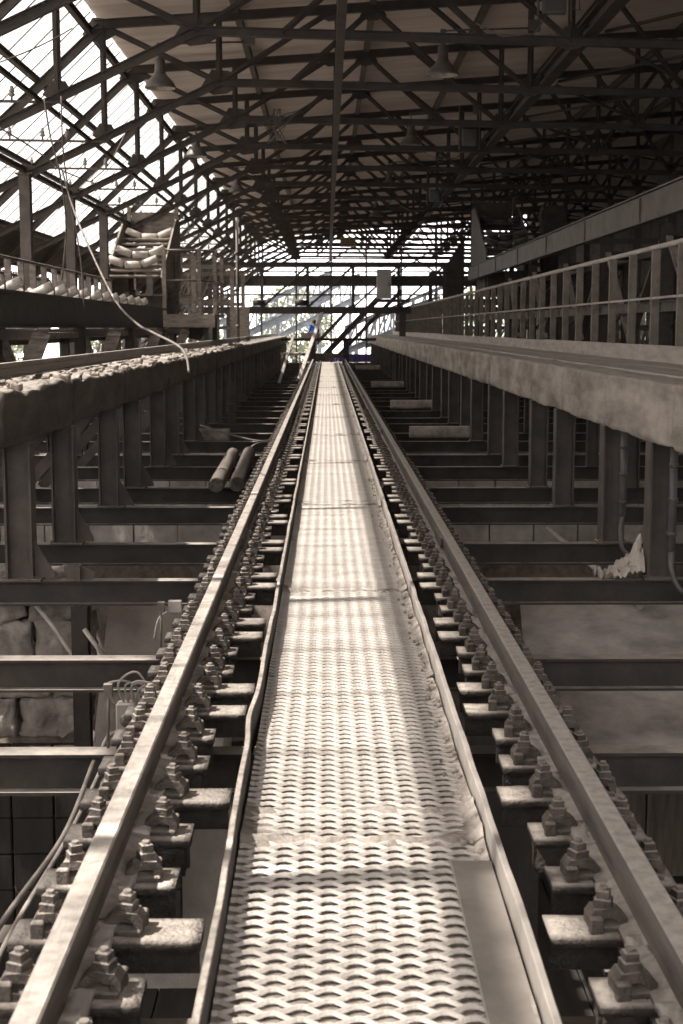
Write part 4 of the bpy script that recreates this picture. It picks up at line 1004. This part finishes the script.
# ================================================================== PERSON
def person(loc, rz, label):
    e = empty('person', loc, rz)
    me = bpy.data.meshes.new('body'); J = {}
    def j(n, p, r): J[n] = (p, r)
    j('pel',(0,0,.95),.13); j('wai',(0,0,1.1),.12); j('che',(0,0,1.3),.15); j('nek',(0,0,1.47),.06); j('hd0',(0,.0,1.55),.07); j('hd1',(0,-.01,1.64),.095); j('hd2',(0,-.005,1.71),.07)
    E = [('pel','wai'),('wai','che'),('che','nek'),('nek','hd0'),('hd0','hd1'),('hd1','hd2')]
    for s_, n in ((-1,'L'),(1,'R')):
        j('sh'+n,(s_*.18,0,1.41),.06); j('el'+n,(s_*.25,-.04,1.14),.045); j('wr'+n,(s_*.22,-.2,.96),.03); j('pm'+n,(s_*.21,-.27,.92),.035)
        j('hp'+n,(s_*.1,0,.9),.10); j('kn'+n,(s_*.11,-.02,.5),.065); j('an'+n,(s_*.11,.02,.09),.042); j('to'+n,(s_*.13,-.16,.04),.04)
        E += [('che','sh'+n),('sh'+n,'el'+n),('el'+n,'wr'+n),('wr'+n,'pm'+n),('pel','hp'+n),('hp'+n,'kn'+n),('kn'+n,'an'+n),('an'+n,'to'+n)]
        for q in range(5):
            a = (q-2)*.018 if q < 4 else -.04*s_; nm = 'f%d%s' % (q, n); j(nm, (s_*.21+a, -.345+(.03 if q == 4 else 0), .895-(.0 if q == 4 else .01)), .009); E.append(('pm'+n, nm))
    keys = list(J); me.from_pydata([J[k][0] for k in keys], [(keys.index(a), keys.index(b_)) for a, b_ in E], [])
    o = bpy.data.objects.new('body', me); COL.objects.link(o); o.parent = e; me.materials.append(M['skin'])
    sk_ = o.modifiers.new('skin', 'SKIN')
    lay = me.skin_vertices[0] if me.skin_vertices else None
    if lay is None:
        bm = bmesh.new(); bm.from_mesh(me); bm.verts.layers.skin.verify(); bm.to_mesh(me); bm.free(); lay = me.skin_vertices[0]
    for i, k in enumerate(keys): lay.data[i].radius = (J[k][1], J[k][1]); lay.data[i].use_root = (k == 'pel')
    o.modifiers.new('sub', 'SUBSURF').levels = 1; o.modifiers['sub'].render_levels = 2
    # clothes
    b = MB()
    b.tube([(0,0,.88),(0,0,1.0),(0,0,1.12),(0,0,1.3),(0,0,1.40),(0,0,1.46)], [.165,.165,.155,.185,.17,.08], 16)
    for s_ in (-1,1): b.tube([(s_*.13,0,1.39),(s_*.19,0,1.40),(s_*.255,-.04,1.14),(s_*.225,-.18,.98)], [.08,.075,.06,.048], 12)
    b.build('shirt', 'blue', e)
    b = MB()
    for s_ in (-1,1): b.tube([(s_*.08,0,.96),(s_*.1,0,.86),(s_*.11,-.02,.5),(s_*.11,.02,.1)], [.11,.115,.085,.065], 12)
    b.build('trousers', 'paleblue', e)
    b = MB(); b.lathe([(.085,-.02),(.108,.03),(.108,.08),(.085,.13),(.04,.155),(.001,.16)], 16, (0,.012,1.6)); b.build('hair', 'hair', e)
    b = MB(); b.tube([(0,-.1,1.66),(0,-.125,1.625),(0,-.1,1.61)], [.01,.016,.012], 8); b.build('nose', 'skin', e)
    for s_ in (-1,1): MB().lathe([(.001,0),(.018,.005),(.001,.01)], 8, (s_*.036,-.1,1.65)).build('eye', 'hair', e)
    for s_ in (-1,1): MB().tube([(s_*.1,0,1.66),(s_*.112,.005,1.64),(s_*.1,0,1.61)], [.012,.018,.01], 8).build('ear', 'skin', e)
    tag(e, label, 'person')
pp = at(314, 319.5, 76)
b = MB(); b.box(-3.2, -.32, 73.8, 76.9, pp.z-1.76-.12, pp.z-1.76); tag(b.build('end_platform', 'steel'), 'low platform beyond the end of the track where a person stands', 'platform')
person((pp.x, 76, pp.z-1.76), math.radians(200), 'person in a blue shirt and pale trousers standing beyond the track end')

# ================================================================== OUTSIDE
def tree_mesh(seed, R, Hh):
    random.seed(seed); b = MB()
    for k in range(2600):
        v = V((random.gauss(0,1), random.gauss(0,1), random.gauss(0,1))).normalized()
        rr = R*(.55+.45*random.random())*(1+.35*noise.noise(v*2.2+V((seed,0,0))))
        c = V((v.x*rr, v.y*rr, Hh + v.z*rr*.95)); s_ = random.uniform(.12,.3)
        a = V((random.gauss(0,1), random.gauss(0,1), random.gauss(0,1))).normalized(); d = a.orthogonal().normalized()*s_; f = a.cross(d).normalized()*s_*.6
        b.add([c-d, c-f*.8, c+d, c+f], [(0,1,2,3)])
    return b.mesh('crown', 'leaf', recalc=False)
TMs = [tree_mesh(s_, 3.6, 6.5) for s_ in (1,2,3)]
tk = MB(); tk.tube([(0,0,0),(.1,0,2),(0,.1,4),(.1,0,6.5)], [.3,.24,.18,.08], 8); tk.tube([(0,0,3),(.9,.3,5.5)], [.12,.05], 6); tk.tube([(0,0,3.4),(-.9,-.2,5.7)], [.1,.05], 6); tkm = tk.mesh('trunk', 'bark')
TP = [(-11,112),(-3,132),(15,128),(-17,118),(24,114),(-24,100),(-20,70),(-18,55),(-23,84),(-19,44),(24,60),(22,42),(23,80),(-30,120),(30,110)]
for i, (x, y) in enumerate(TP):
    s_ = random.uniform(.8,1.25); e = empty('tree', (x, y, -5.4), random.uniform(0,6)); e.scale = (s_, s_, s_)
    put('crown', TMs[i % 3], e); put('trunk', tkm, e)
    where = 'beyond the far end' if y > 98 else ('outside on the left' if x < 0 else 'outside on the right')
    tag(e, 'pale green tree %s of the hall, %s in the row' % (where, nth(i+1)), 'tree', 'trees outside')
